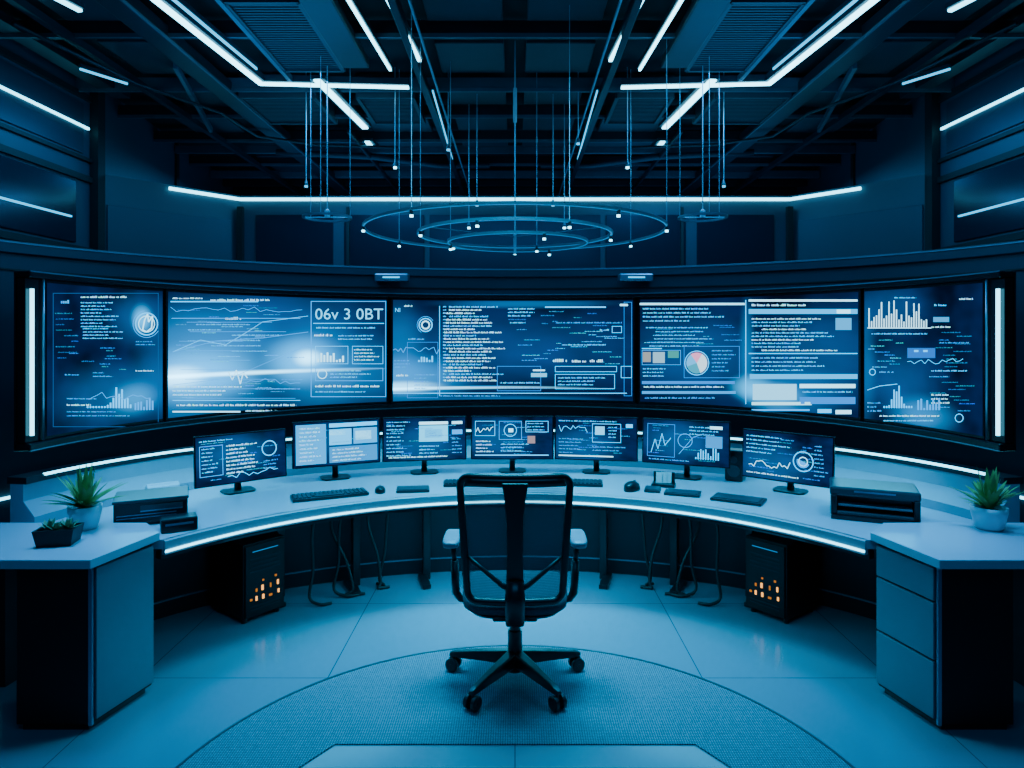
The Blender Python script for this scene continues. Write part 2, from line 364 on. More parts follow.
WH = (.36,.95,1.30); CY = (.004,.54,1.20); BL = (.001,.17,.60); DB = (.001,.06,.19); MC = (.002,.30,.84)
seams = [(45.5,163.2), (166,388), (391,635), (638.5,860.5), (863.8,984)]
blobs = [
 [(.80,.78,.40,.30,(0,.16,.5)), (.82,.78,.13,.15,(.02,.8,1.6)), (.6,.22,.8,.35,(0,.16,.46)), (.75,.18,.3,.18,(0,.36,.8)), (1,.35,.4,.5,(0,.14,.42))],
 [(.12,.40,.6,.70,(0,.36,.95)), (.28,.325,.85,.030,(.9,2.8,3.8)), (.04,.32,.18,.13,(.9,2.6,3.6)), (.12,.33,.40,.32,(0,.8,1.8)), (.5,.75,.7,.5,(0,.14,.48)), (.68,.35,.3,.6,(0,.26,.7)), (.60,.42,.24,.32,(0,.8,1.8)), (.63,.44,.09,.11,(.9,2.8,3.6)), (.9,.3,.3,.5,(0,.22,.6))],
 [(.06,.22,.36,.34,(0,.38,1.0)), (.08,.12,.95,.024,(.5,2.0,3.0)), (.02,.14,.24,.08,(.5,2.0,3.0)), (.30,.5,.6,.6,(0,.075,.27)), (.02,.5,.16,.7,(0,.22,.6)), (.75,.5,.5,.6,(0,.06,.22)), (.55,.97,.5,.07,(0,.24,.65)), (.5,.0,.6,.06,(0,.2,.55))],
 [(.25,.45,.5,.6,(0,.12,.40)), (.7,.15,.35,.35,(0,.2,.6)), (.85,.5,.4,.6,(0,.11,.36)), (.52,.18,.14,.16,(0,.65,1.3)), (.62,.12,.2,.18,(0,.5,1.1)), (.5,.5,.05,.7,(0,.22,.55))],
 [(.3,.3,.5,.4,(0,.12,.40)), (.5,.08,.4,.2,(0,.30,.75)), (.2,.85,.5,.3,(0,.10,.32)), (0,.4,.15,.7,(0,.18,.48))]]
dlabels = ['leftmost curved wall display with round glowing emblem and small bar chart',
 'bright wall display with glowing cyan flare and large numerals at its upper right',
 'centre wall display directly behind the chair filled with dense lines of text',
 'wall display with round pie chart and pale title bars, right of the centre display',
 'rightmost curved wall display with white bar chart at its top']
frame = thing('video_wall_frame', 'long curved dark housing around the five wall displays with glowing tubes at both ends', 'display frame', (0, 6.3, 1.06))
TE = abs(th_of(45.5)); TE2 = TE+R(3.4)
q = MB(); q.sweep(VW, [(.052,1.10),(.052,2.09),(.065,2.09),(.065,1.10)], -TE2, TE2, 100); q.build('back_panel', M['bezel'], frame)
q = MB(); q.sweep(VW, [(-.03,2.062),(-.03,2.10),(.07,2.10),(.07,2.062)], -TE2, TE2, 100); q.build('top_rail', M['bezel'], frame, .008)
q = MB(); q.sweep(VW, [(-.03,1.085),(-.03,1.128),(.07,1.128),(.07,1.085)], -TE2, TE2, 100); q.build('bottom_rail', M['bezel'], frame, .008)
q = MB(); q.sweep(VW, [(-.034,2.094),(-.034,2.101),(-.028,2.101),(-.028,2.094)], -TE2, TE2, 100); q.build('edge_line', M['edge'], frame)
q = MB(); q.sweep(VW, [(-.034,1.084),(-.034,1.091),(-.028,1.091),(-.028,1.084)], -TE2, TE2, 100); q.build('edge_line', M['edge'], frame)
q = MB(); q.sweep(VW, [(.065,1.4),(.065,1.8),(.16,1.8),(.16,1.4)], -R(14), R(14), 20); q.build('wall_bracket', M['deskdark'], frame)
for s in (-1, 1):
    q = MB(); a, b2 = sorted((s*(TE+R(.25)), s*TE2)); q.sweep(VW, [(.0,1.13),(.0,2.06),(.05,2.06),(.05,1.13)], a, b2, 4); q.build('end_cap', M['bezel'], frame, .004)
    x, y = VW(s*(TE+.046), -.014); q = MB(); q.tube([(x, y, 1.17), (x, y, 2.00)], .0105, 12); q.build('light_tube', M['led'], frame, smooth=True)
    x, y = VW(s*(TE+.012), -.014); q = MB(); q.tube([(x, y, 1.13), (x, y, 2.06)], .006, 10); q.build('inner_trim', M['edge'], frame, smooth=True)

for i, (xa, xb) in enumerate(seams):
    ta, tb = th_of(xa), th_of(xb); tm = (ta+tb)/2; lx, ly = VW(tm, .03)
    t = thing('wall_display', dlabels[i], 'display', (lx, ly, ZB), 0, 'curved displays of the video wall')
    q = MB(); q.sweep(VW, [(0,ZB-.008),(0,ZT+.008),(.05,ZT+.008),(.05,ZB-.008)], ta, tb, 24); q.build('bezel', M['bezel'], t)
    n = 28; mar = (tb-ta)*.008; vs = []; me = bpy.data.meshes.new('screen')
    for k in range(n+1):
        tt = ta+mar+(tb-ta-2*mar)*k/n; x, y = VW(tt, -.003); vs += [(x-lx, y-ly, .008), (x-lx, y-ly, ZT-ZB-.008)]
    me.from_pydata(vs, [], [(2*k, 2*k+2, 2*k+3, 2*k+1) for k in range(n)]); uvl = me.uv_layers.new(name='UVMap')
    for p in me.polygons:
        for li in p.loop_indices:
            vi = me.loops[li].vertex_index; uvl.data[li].uv = ((vi//2)/n, vi % 2)
    me.materials.append(screen_mat('screen_glow_%s' % 'abcde'[i], (.0001,.011,.062), blobs[i], 1.0))
    so = bpy.data.objects.new('screen', me); C.objects.link(so); so.parent = t; so['_w'] = tuple(t['_w'])
    u = UI(wall_map)
    if i == 0:
        u.frame(52, 293, 158, 427, DB, .6); u.text(80, 296, 46, WH, 2.2); u.text(60, 300, 10, MC, 4); u.para(80, 302, 38, 8, CY, 3.4, 1.5); u.para(82, 328, 45, 4, CY, 3.2, 1.4)
        u.arc(146, 324, 11, CY, 1.2); u.arc(146, 324, 8, WH, .8); u.arc(146, 324, 13.5, MC, .6, 30, 260)
        u.line([(142,330),(144,320),(147,314),(148,322),(152,316),(151,328),(146,332),(142,330)], WH, 1.3); u.para(135, 341, 24, 2, MC, 3, 1.3)
        u.scatter(60, 346, 130, 370, 9, MC); u.scatter(54, 310, 78, 360, 9, BL)
        u.text(64, 374, 14, MC, 1.6); u.para(92, 372, 22, 2, MC, 3.6, 1.5); u.text(135, 370, 18, WH, 1.6)
        u.bars(86, 408, 46, 24, 16, CY, .6, .7); u.bars(134, 410, 20, 12, 7, MC); u.text(66, 398, 30, MC, 1.5); u.text(66, 404, 24, WH, 2); u.para(66, 411, 70, 2, MC, 4, 1.5); u.graph(88, 400, 62, 8, 14, MC, .6)
    if i == 1:
        u.rect(170, 301, 258, 302.2, CY); u.text(172, 297.5, 30, WH, 1.7); u.text(210, 299, 60, WH, 2.2); u.rect(171, 318, 300, 318.7, MC); u.text(225, 317, 16, WH, 3)
        u.graph(170, 312, 132, 5, 22, MC, .5); u.line([(172,352),(200,340),(225,345),(250,330),(262,322),(308,316)], CY, .5); u.line([(172,352),(215,341),(262,338),(308,332)], MC, .5); u.line([(172,385),(230,378),(308,345)], MC, .4)
        u.scatter(172, 321, 306, 362, 20, CY, 1.1); u.scatter(172, 378, 306, 398, 10, CY, 1.1); u.scatter(172, 304, 306, 322, 8, MC, 1.1)
        for k in range(7): u.text(172+random.uniform(0,60), 324+k*5.3, random.uniform(20,60), CY, 1.2)
        for k in range(9): u.rect(172+random.uniform(0,20), 322+k*9.5, random.uniform(230,302), 322.4+k*9.5, MC)
        u.line([(228,372),(232,380),(236,370),(240,384),(243,372),(247,378)], WH, 1.0); u.para(172, 386, 80, 3, WH, 4, 1.6); u.rect(172, 400, 300, 400.7, CY); u.text(176, 404, 120, WH, 2.2); u.rect(172, 411, 240, 412.3, WH); u.text(245, 410, 55, WH, 1.6)
        u.text(255, 388, 45, MC, 1.6); u.graph(240, 384, 60, 6, 12, MC, .5)
        u.frame(310.5, 301, 386, 397, MC, .8); u.word('06v 3 0BT', 315, 308.5, 68, 11, (.10,.60,1.0)); u.rect(313, 323, 384, 323.8, CY); u.text(316, 327, 60, CY, 1.7); u.text(314, 334, 18, WH, 2.6); u.para(338, 335, 42, 2, CY, 3.4, 1.5)
        u.frame(315, 346, 348, 364, CY, .5); u.bars(317, 362, 28, 10, 9, WH); u.frame(352, 346, 383, 364, CY, .5); u.para(354, 349, 26, 4, WH, 3.4, 1.4); u.arc(322, 374, 4.5, WH, .8); u.frame(315, 368, 383, 381, MC, .6); u.para(330, 370, 50, 3, CY, 3.2, 1.5); u.text(315, 385, 64, WH, 2.4); u.text(315, 391, 50, CY, 1.5)
    if i == 2:
        u.word('NI', 395, 308, 5, 4, CY); u.text(404, 305, 8, WH, 2); u.arc(425.5, 325, 6.5, CY, 1.2); u.arc(425.5, 325, 3.8, WH, 1.4); u.arc(425.5, 325, 8.5, MC, .5, 120, 330); u.text(408, 338, 16, MC, 2.2)
        u.graph(393, 354, 46, 7, 18, MC, .6); u.bars(418, 362, 16, 9, 6, CY); u.para(394, 360, 20, 3, MC, 3.2, 1.4); u.text(396, 374, 12, WH, 2.6); u.para(414, 374, 24, 5, MC, 3.4, 1.5); u.frame(407, 342, 438, 398, BL, .5)
        u.line([(439.5,306),(439.5,396)], CY, .7)
        for k in range(24): u.text(444+random.choice((0,0,2,5)), 306+k*3.2, random.uniform(26,60), WH if k % 3 else CY, 1.8)
        for k in range(24): u.text(443, 306+k*3.2, 3, CY, 1.5)
        u.para(508, 308, 34, 3, CY, 3.5, 1.7); u.rect(545, 306.5, 606, 307.8, CY); u.para(510, 322, 22, 1, CY); u.text(556, 322, 66, MC, 1.6)
        u.scatter(506, 330, 626, 364, 20, CY, 1.1); u.scatter(506, 310, 626, 330, 10, MC, 1.1)
        u.text(562, 344, 44, CY, 1.6); u.rect(620, 304, 628, 306, WH); u.frame(612, 326, 622, 333, CY, .6); u.text(600, 329, 9, CY, 2)
        u.frame(497, 366, 541, 391, BL, .6); u.rect(533, 369.5, 545, 371, WH); u.rect(531, 373, 547, 377, (.08,.45,.75)); u.frame(555, 366, 617, 372, CY, .6); u.text(553, 359, 14, WH, 3.4); u.text(572, 360, 14, WH, 2.6); u.text(590, 359.5, 14, WH, 3)
        u.frame(555, 374, 615, 389, CY, .6); u.para(558, 377, 52, 3, CY, 3.4, 1.6); u.frame(621, 366, 632, 378, CY, .6); u.text(500, 382, 40, CY, 1.6); u.text(500, 387, 50, MC, 1.6)
        u.rect(393, 392.8, 627, 393.6, CY); u.text(440, 395, 60, MC, 1.6); u.rect(470, 386, 500, 387.2, MC); u.frame(624, 302, 632, 396, BL, .5)
    if i == 3:
        u.rect(640, 303, 745, 305, WH); u.para(643, 308, 92, 4, CY, 4, 1.7); u.text(646, 327, 62, CY, 1.4)
        for k in range(5): u.text(643+random.uniform(0,20), 331+k*3.6, random.uniform(30,70), CY, 1.3)
        u.scatter(642, 324, 744, 346, 12, MC, 1.1)
        u.rect(642, 348, 662, 349, CY); u.rect(643, 352, 651, 362, (.18,.20,.20)); u.rect(653, 352, 665, 363, (.16,.34,.46)); u.rect(668, 351, 679, 358, (.02,.2,.2)); u.frame(642, 350, 681, 365, MC, .5); u.para(643, 368, 38, 3, CY, 3.6, 1.5)
        u.pie(697, 363, 10.5, -60, 70, (.40,.6,.75)); u.pie(697, 363, 10.5, 70, 160, (.01,.24,.36)); u.pie(697, 363, 10.5, 160, 235, (.04,.34,.68)); u.pie(697, 363, 10.5, 235, 300, (.55,.22,.4)); u.arc(697, 363, 12, CY, .8)
        u.frame(684, 346, 740, 378, BL, .6); u.para(712, 350, 26, 6, MC, 4, 1.5); u.rect(642, 381, 735, 384, BL); u.text(644, 386, 80, WH, 1.8); u.rect(642, 391, 736, 393.8, (.002,.24,.65)); u.text(645, 397, 70, MC, 1.8)
        u.line([(746,300),(746,404)], CY, .9)
        u.rect(749, 299.5, 858, 301.5, WH); u.text(752, 304, 54, WH, 2.4); u.rect(749, 309, 858, 314, (.005,.36,.80)); u.text(754, 310.5, 50, WH, 2); u.rect(836, 309.5, 852, 313.5, WH)
        for k in range(10): u.text(752+random.choice((0,0,4,10)), 318+k*3.5, random.uniform(40,90), WH if k % 3 == 0 else CY, 1.7)
        u.rect(749, 353, 858, 354, CY); u.para(752, 357, 96, 4, CY, 4.1, 1.7); u.rect(750, 374, 858, 379, (.005,.36,.80)); u.rect(753, 384, 797, 400, (.16,.58,.90)); u.rect(800, 384, 856, 388, WH); u.rect(752, 402, 812, 405, (.3,.8,1.0)); u.text(803, 391, 50, CY, 1.8); u.rect(800, 397, 856, 404, BL); u.rect(836, 318, 852, 330, (.02,.28,.6)); u.rect(818, 409, 832, 413, CY); u.rect(836, 410, 852, 414, WH)
        u.rect(752, 409, 810, 411, MC)
    if i == 4:
        u.line([(868,328),(932,328)], WH, .8); u.bars(869, 327.5, 60, 27, 24, (.4,.88,1.15), .5); u.text(935, 304, 12, CY, 2.4); u.rect(934, 317, 950, 322, (.01,.24,.55)); u.text(932, 326, 20, WH, 2); u.text(960, 298, 14, WH, 2); u.text(872, 333, 56, CY, 1.6); u.text(895, 297, 22, CY, 1.5)
        u.scatter(868, 338, 906, 368, 10, CY, 1.1); u.scatter(936, 330, 976, 368, 10, MC, 1.1); u.scatter(930, 380, 976, 412, 9, MC, 1.1)
        u.rect(908, 348, 936, 358, (.002,.10,.42)); u.rect(912, 350, 930, 352, CY); u.graph(908, 364, 56, 6, 16, CY, .5); u.text(940, 342, 30, MC, 1.6); u.text(932, 370, 36, CY, 1.6); u.text(930, 376, 20, MC, 1.4)
        u.arc(873, 372, 3, CY, .8); u.text(880, 371, 14, MC, 2); u.bars(884, 408, 30, 26, 12, CY, .6, .45); u.bars(918, 410, 24, 12, 8, MC); u.line([(868,390),(880,386),(898,384)], CY, .7); u.para(932, 394, 30, 3, WH, 4, 1.8); u.para(868, 402, 16, 3, MC, 4, 1.8); u.arc(960, 418, 4, CY, .8); u.text(880, 415, 60, WH, 1.8); u.text(884, 420, 50, CY, 1.4)
    u.done(t)

# ------------------------------------------------------------------ desk
DI = ell(2.0, 2.0, 2.35); DO = ell(2.75, 2.15, 3.3); DT = .73
desk = thing('curved_desk', 'long semicircular pale grey desk with glowing front edge running below the monitors', 'desk', (0, 5.0, 0))
n = 80; vs = []
for i in range(n+1):
    s = -1+2*i/n; xi, yi = DI(s*R(60)); xo, yo = DO(s*R(88.5))
    vs += [(xi, yi, DT), (xo, yo, DT), (xo, yo, DT-.045), (xi, yi, DT-.045)]
b = MB(); b.add(vs, [(4*i+j, 4*i+(j+1) % 4, 4*i+4+(j+1) % 4, 4*i+4+j) for i in range(n) for j in range(4)]+[(0,1,2,3), (4*n+3,4*n+2,4*n+1,4*n)])
b.build('worktop', M['desk'], desk)
b = MB(); b.sweep(DI, [(-.014,DT-.072),(-.014,DT-.006),(-.006,DT),(.012,DT),(.012,DT-.072)], R(-60), R(60), 80); b.build('edge_band', M['riser'], desk)
b = MB(); b.sweep(DI, [(-.020,DT-.060),(-.020,DT-.049),(-.013,DT-.049),(-.013,DT-.060)], R(-60), R(60), 80); b.build('light_strip', M['led'], desk)
b = MB(); b.sweep(DI, [(.02,DT-.10),(.02,DT-.046),(.06,DT-.046),(.06,DT-.10)], R(-60), R(60), 60); b.build('apron', M['deskdark'], desk)
MP = ell(2.52, 1.72, 3.3)
b = MB(); b.sweep(MP, [(0,0),(0,DT-.046),(.03,DT-.046),(.03,0)], R(-88), R(88), 80); b.build('modesty_panel', M['deskdark'], desk)
b = MB(); b.sweep(MP, [(-.012,.10),(-.012,.107),(0,.107),(0,.10)], R(-80), R(80), 80); b.build('skirting', M['edge'], desk)
for a in (-40, -27, -15, 15, 27, 40):
    x, y = MP(R(a), -.10); b = MB(); b.box((x, y, .34), (.05, .07, .68), Matrix.Rotation(-R(a), 3, 'Z')); b.box((x, y-.10, .015), (.06, .26, .03), Matrix.Rotation(-R(a), 3, 'Z')); b.build('leg', M['black'], desk, .005)
RS = ell(2.65, 2.1, 3.3); RZ = DT+.001
rs = thing('console_riser', 'curved pale grey riser at the back of the desk with a light strip on top', 'console', (0, 5.35, RZ))
b = MB(); b.sweep(RS, [(-.10,RZ),(-.10,RZ+.05),(-.03,RZ+.13),(-.03,RZ+.22),(.05,RZ+.22),(.05,RZ)], R(-82), R(82), 90); b.build('body', M['riser'], rs)
b = MB(); b.sweep(RS, [(-.05,RZ+.22),(-.05,RZ+.255),(.07,RZ+.255),(.07,RZ+.22)], R(-82), R(82), 90); b.build('cap', M['deskdark'], rs)
b = MB(); b.sweep(RS, [(-.058,RZ+.247),(-.058,RZ+.259),(-.04,RZ+.259),(-.04,RZ+.247)], R(-79), R(79), 90); b.build('light_strip', M['led'], rs)

# ------------------------------------------------------------------ side cabinets
for s in (-1, 1):
    nm = side[s]
    t = thing('desk_cabinet', ('dark cabinet with a single plain grey side panel under the left worktop' if s < 0 else 'dark cabinet with three grey drawers under the right worktop'), 'cabinet', (s*2.0, 3.15, 0))
    fp = [(s*2.19,2.985),(s*1.86,2.985),(s*1.775,3.325),(s*2.19,3.325)]
    b = MB(); b.prism(fp, .03, .73); b.build('body', M['cabdark'], t, .004)
    b = MB(); b.prism([(s*2.17,3.0),(s*1.88,3.0),(s*1.80,3.31),(s*2.17,3.31)], 0, .03); b.build('plinth', M['black'], t)
    P0, P1 = Vector((s*1.86, 2.985)), Vector((s*1.775, 3.325)); dr = (P1-P0).normalized(); nn = Vector((-s*abs(dr.y), -abs(dr.x)))
    def facep(z0, z1, name, m, th=.016):
        a = P0+dr*.012; c = P1-dr*.006; b = MB(); b.prism([tuple(a), tuple(c), tuple(c+nn*th), tuple(a+nn*th)], z0, z1); return b.build(name, m, t, .003)
    if s < 0: facep(.05, .715, 'side_panel', M['cab'])
    else:
        for z0, z1 in ((.05,.30),(.31,.56),(.57,.715)):
            facep(z0, z1, 'drawer', M['cab'])
    b = MB(); b.prism([(s*1.868,2.976),(s*1.852,2.976),(s*1.852,2.990),(s*1.868,2.990)], .03, .73); b.build('corner_edge', M['edge'], t)
    b = MB(); b.prism([(s*2.75,2.93),(s*1.83,2.93),(s*1.745,3.34),(s*1.90,3.51),(s*2.75,3.51)], .731, .772)
    tag(b.build('side_worktop', M['desk'], bevel=.004), 'pale grey worktop slab over the %s cabinet' % nm, 'worktop')

# ------------------------------------------------------------------ desk monitors
W_, H_ = 84., 44.
def mon_ui(u, k):
    if k == 0:
        u.text(3, 3, 30, CY, 1.6); u.frame(3, 8, 24, 36, MC, .6); u.para(5, 10, 16, 7, CY, 3.5, 1.5); u.para(27, 9, 30, 8, WH, 3.6, 1.7); u.arc(68, 16, 7, CY, 1); u.graph(28, 40, 48, 6, 12, CY, .6); u.para(62, 27, 18, 3, MC, 3.5, 1.5)
    if k == 1:
        u.rect(2, 2, 31, 42, (.001,.28,.68)); u.para(5, 5, 22, 9, WH, 4, 1.8); u.rect(34, 2, 82, 6, CY); u.rect(34, 8, 56, 24, (.01,.48,1.0)); u.rect(58, 8, 82, 24, (.004,.32,.75)); u.rect(34, 26, 82, 42, (.002,.2,.52)); u.para(37, 28, 40, 4, WH, 3.6, 1.8); u.rect(60, 11, 76, 20, (.14,.7,1.1)); u.rect(34, 9, 50, 14, (.2,.8,1.1))
    if k == 2:
        u.para(3, 3, 25, 10, CY, 3.9, 1.6); u.rect(36, 8, 66, 25, (.03,.58,1.0)); u.rect(36, 4, 66, 7, WH); u.rect(42, 12, 60, 21, (.002,.34,.75)); u.para(36, 29, 30, 3, CY, 3.6, 1.6); u.rect(70, 4, 81, 7, WH); u.rect(70, 13, 81, 18, MC); u.para(70, 22, 11, 5, MC, 3.6, 1.6); u.text(5, 40, 60, WH, 1.7)
    if k == 3:
        u.frame(3, 4, 24, 20, CY, .6); u.graph(4, 18, 18, 9, 9, WH, .6); u.frame(28, 4, 52, 24, MC, .6); u.arc(40, 14, 6.5, CY, .8); u.rect(38, 12, 43, 16, WH); u.frame(56, 4, 80, 16, CY, .6); u.para(58, 6, 20, 3, CY, 3.4, 1.5); u.para(4, 25, 20, 4, WH, 3.6, 1.6); u.rect(58, 20, 66, 28, (.2,.15,.17)); u.para(30, 28, 44, 3, CY, 3.6, 1.6); u.rect(3, 40, 80, 41, CY)
    if k == 4:
        u.text(3, 3, 60, CY, 1.5); u.graph(3, 16, 30, 8, 12, CY, .6); u.frame(38, 6, 68, 26, CY, .6); u.rect(41, 9, 51, 18, (.08,.55,.95)); u.para(55, 9, 12, 4, CY, 3.5, 1.5); u.para(3, 22, 30, 5, MC, 3.6, 1.5); u.rect(3, 40, 60, 41.2, WH); u.para(38, 30, 36, 2, MC, 3.6, 1.5); u.rect(73, 6, 80, 10, CY)
    if k == 5:
        u.line([(8,34),(12,20),(15,30),(19,14),(22,26),(28,18)], CY, .7); u.frame(4, 4, 32, 38, BL, .7); u.arc(42, 20, 7, MC, .7); u.line([(36,34),(50,16),(60,12)], MC, .6); u.para(46, 5, 30, 3, CY, 3.6, 1.5); u.rect(66, 4, 78, 7, WH); u.rect(62, 14, 78, 26, (.002,.2,.55)); u.bars(52, 38, 24, 12, 10, CY, .5); u.text(6, 40, 40, MC, 1.5)
    if k == 6:
        u.para(3, 4, 44, 5, CY, 3.8, 1.6); u.graph(6, 34, 40, 8, 16, WH, .6); u.arc(58, 24, 9, CY, 1); u.pie(58, 24, 6, 20, 200, MC); u.arc(58, 24, 4, WH, .8); u.para(68, 8, 13, 8, MC, 3.8, 1.5); u.text(4, 39, 50, WH, 1.6)
mons = [(-1.74,4.33,41,.575,'desk monitor with dark blue charts at far left of the desk monitor row'),
 (-1.235,4.72,25,.60,'desk monitor with bright pale blue windows, above the full keyboard'),
 (-.650,4.90,10,.60,'desk monitor with a bright cyan window in its middle, left of the centre monitor'),
 (-.02,4.95,0,.60,'centre desk monitor directly above the chair back with small framed widgets'),
 (.585,4.91,-9,.595,'desk monitor just right of the centre one with a pale square at its middle'),
 (1.185,4.73,-23,.60,'desk monitor with jagged line traces, beside the black speaker'),
 (1.73,4.33,-41,.575,'desk monitor with round dial at far right of the desk monitor row')]
for k, (x, y, yaw, w, lab) in enumerate(mons):
    t = thing('desk_monitor', lab, 'monitor', (x, y, DT+.001), R(yaw), 'monitors along the curved desk')
    h = .315; zc = (.10 if 0 < k < 6 else .070)+h/2; tilt = Matrix.Rotation(R(-4), 3, 'X')
    def tp(px_, py_, d): p = tilt @ Vector((px_, d, py_)); return (p.x, p.y, p.z+zc)
    b = MB(); b.box((0,0,zc), (w, .022, h), tilt); b.build('bezel', M['bezel'], t, .005, world=False)
    p = tilt @ Vector((0, .022, 0)); b = MB(); b.box((p.x, p.y, p.z+zc-.01), (w*.5, .03, h*.55), tilt); b.build('rear_housing', M['black'], t, .008, world=False)
    me = bpy.data.meshes.new('screen'); a, c = w/2-.009, h/2-.009
    me.from_pydata([tp(-a,-c,-.0125), tp(a,-c,-.0125), tp(a,c,-.0125), tp(-a,c,-.0125)], [], [(0,1,2,3)]); uvl = me.uv_layers.new(name='UVMap')
    for li, uvc in enumerate(((0,0),(1,0),(1,1),(0,1))): uvl.data[li].uv = uvc
    me.materials.append(screen_mat('monitor_glow', (.0001,.013,.07), [(random.uniform(.3,.7), random.uniform(.3,.7), .7, .7, (0,.14,.42))], 1.1))
    so = bpy.data.objects.new('screen', me); C.objects.link(so); so.parent = t; so['_w'] = (0,0,0)
    u = UI(lambda X, Y: tp(-a+X/W_*2*a, c-Y/H_*2*c, -.014), 100); u.scatter(3, 4, 80, 40, 14, MC, 1.2); mon_ui(u, k); u.done(t, world=False)
    b = MB(); b.tube([(0,.07,.005), (0,.075,.12), (0,.04,.22)], [.022,.02,.018], 10); b.build('stand', M['black'], t, smooth=True, world=False)
    b = MB(); b.prism([(-.10,.03),(-.08,-.01),(.08,-.01),(.10,.03),(.10,.11),(.08,.14),(-.08,.14),(-.10,.11)], 0, .012); b.build('base', M['black'], t, .004, world=False)

# ------------------------------------------------------------------ office chair
ch = thing('office_chair', 'black mesh-back swivel office chair with armrests standing on the round rug', 'chair', (0, 3.42, .007), 0)
L0 = dict(world=False)
b = MB(); b.lathe([(.05,.055),(.06,.07),(.055,.13),(.035,.15)], 20); b.build('hub', M['black'], ch, smooth=True, **L0)
for k in range(5):
    g = R(-90+36+72*k); dx, dy = math.cos(g), math.sin(g); RL = .335
    b = MB(); vs = []
    for r_, w_, z0, z1 in ((.03,.038,.085,.150),(.16,.032,.082,.130),(RL-.01,.022,.072,.100),(RL+.018,.015,.070,.090)):
        for sx, zz in ((-w_,z0),(w_,z0),(w_*.7,z1),(-w_*.7,z1)): vs.append((dx*r_-dy*sx, dy*r_+dx*sx, zz))
    b.add(vs, [(4*i+j,4*i+(j+1) % 4,4*i+4+(j+1) % 4,4*i+4+j) for i in range(3) for j in range(4)]+[(3,2,1,0),(12,13,14,15)])
    lg = b.build('leg', M['black'], ch, .006, **L0)
    b = MB(); c = Vector((dx*RL, dy*RL, .034)); ax = Vector((-dy, dx, 0))
    for sg in (-1, 1):
        b.tube([c+ax*sg*.010, c+ax*sg*.013, c+ax*sg*.030, c+ax*sg*.034], [.030,.034,.034,.028], 20)
    b.tube([c-ax*.036, c+ax*.036], .008, 8); b.tube([(dx*RL, dy*RL, .045), (dx*RL, dy*RL, .085)], .011, 10)
    b.build('caster', M['black'], ch, **L0)
b = MB(); b.lathe([(.036,.13),(.036,.25),(.026,.255),(.026,.365)], 20); b.build('gas_column', M['black'], ch, smooth=False, **L0)
b = MB(); b.box((0,.0,.370), (.22,.30,.040)); b.box((0,-.15,.368), (.09,.12,.035)); b.build('tilt_mechanism', M['black'], ch, .012, **L0)
def slab(w, d, z0, z1, cy=0, dish=.012, fall=.03):
    b = MB(); vs = []; pw = 4.0
    def out(a):
        c_, s_ = math.cos(a), math.sin(a); return (abs(c_)**(2/pw))*math.copysign(1, c_)*w/2, (abs(s_)**(2/pw))*math.copysign(1, s_)*d/2
    N = 48; rings = [(.0,z1-dish),(.5,z1-dish*.6),(.85,z1),(.95,z1-.006),(1.,(z0*.35+z1*.65)),(.985,z0+.012),(.93,z0),(.0,z0)]
    for q, z in rings:
        for i in range(N):
            x, y = out(2*PI*i/N); yy = y*q; f = max(0, yy/(d/2)-.6)/.4; vs.append((x*q, yy+cy, z-fall*f*f))
    k = len(rings); fs = [(i*N+j, i*N+(j+1) % N, (i+1)*N+(j+1) % N, (i+1)*N+j) for i in range(k-1) for j in range(N)]
    return b.add(vs, fs)
b = slab(.52,.50,.405,.475,.03); b.build('seat', M['fabric'], ch, smooth=True, **L0)
b = slab(.46,.45,.384,.410,.02,dish=0,fall=0); b.build('seat_pan', M['black'], ch, smooth=False, **L0)
def by(x, z): return -.245 - .065*((z-.5)/.6) + .035*(x/.26)**2
def rr(wt, wb, z0, z1, r, rb, n=7):
    pts = []
    for cx_, cz, a0, w, r_ in ((1, z1-r, 0, wt, r), (-1, z1-r, 90, wt, r), (-1, z0+rb, 180, wb, rb), (1, z0+rb, 270, wb, rb)):
        for i in range(n+1):
            a = R(a0+90*i/n); pts.append((cx_*(w/2-r_)+r_*math.cos(a), cz+r_*math.sin(a)))
    out = []
    for i in range(len(pts)):
        p, q2 = pts[i], pts[(i+1) % len(pts)]; l = math.hypot(q2[0]-p[0], q2[1]-p[1]); m_ = max(1, int(l/.05))
        for j in range(m_): out.append((p[0]+(q2[0]-p[0])*j/m_, p[1]+(q2[1]-p[1])*j/m_))
    return out
ol = rr(.510,.450,.485,1.080,.045,.05)
b = MB(); b.tube([(x, by(x, z), z) for x, z in ol], .016, 10, closed=True, sx=1.1); b.build('back_frame', M['black'], ch, smooth=True, **L0)
b = MB(); b.tube([(x, by(x, 1.06), 1.060) for x in [(-.225+.45*i/12) for i in range(13)]], .026, 10); b.build('top_bar', M['black'], ch, smooth=True, **L0)
def sheet(xf, z0, z1, off=.006, nx=12, nz=14):
    b = MB(); vs = []
    for i in range(nz+1):
        z = z0+(z1-z0)*i/nz; xa = xf(z)
        for j in range(nx+1): x = -xa+2*xa*j/nx; vs.append((x, by(x, z)+off, z))
    return b.add(vs, [(i*(nx+1)+j, i*(nx+1)+j+1, (i+1)*(nx+1)+j+1, (i+1)*(nx+1)+j) for i in range(nz) for j in range(nx)])
b = sheet(lambda z: .221+.030*(z-.485)/.6, .488, 1.065); b.build('mesh_back', M['mesh'], ch, smooth=True, **L0)
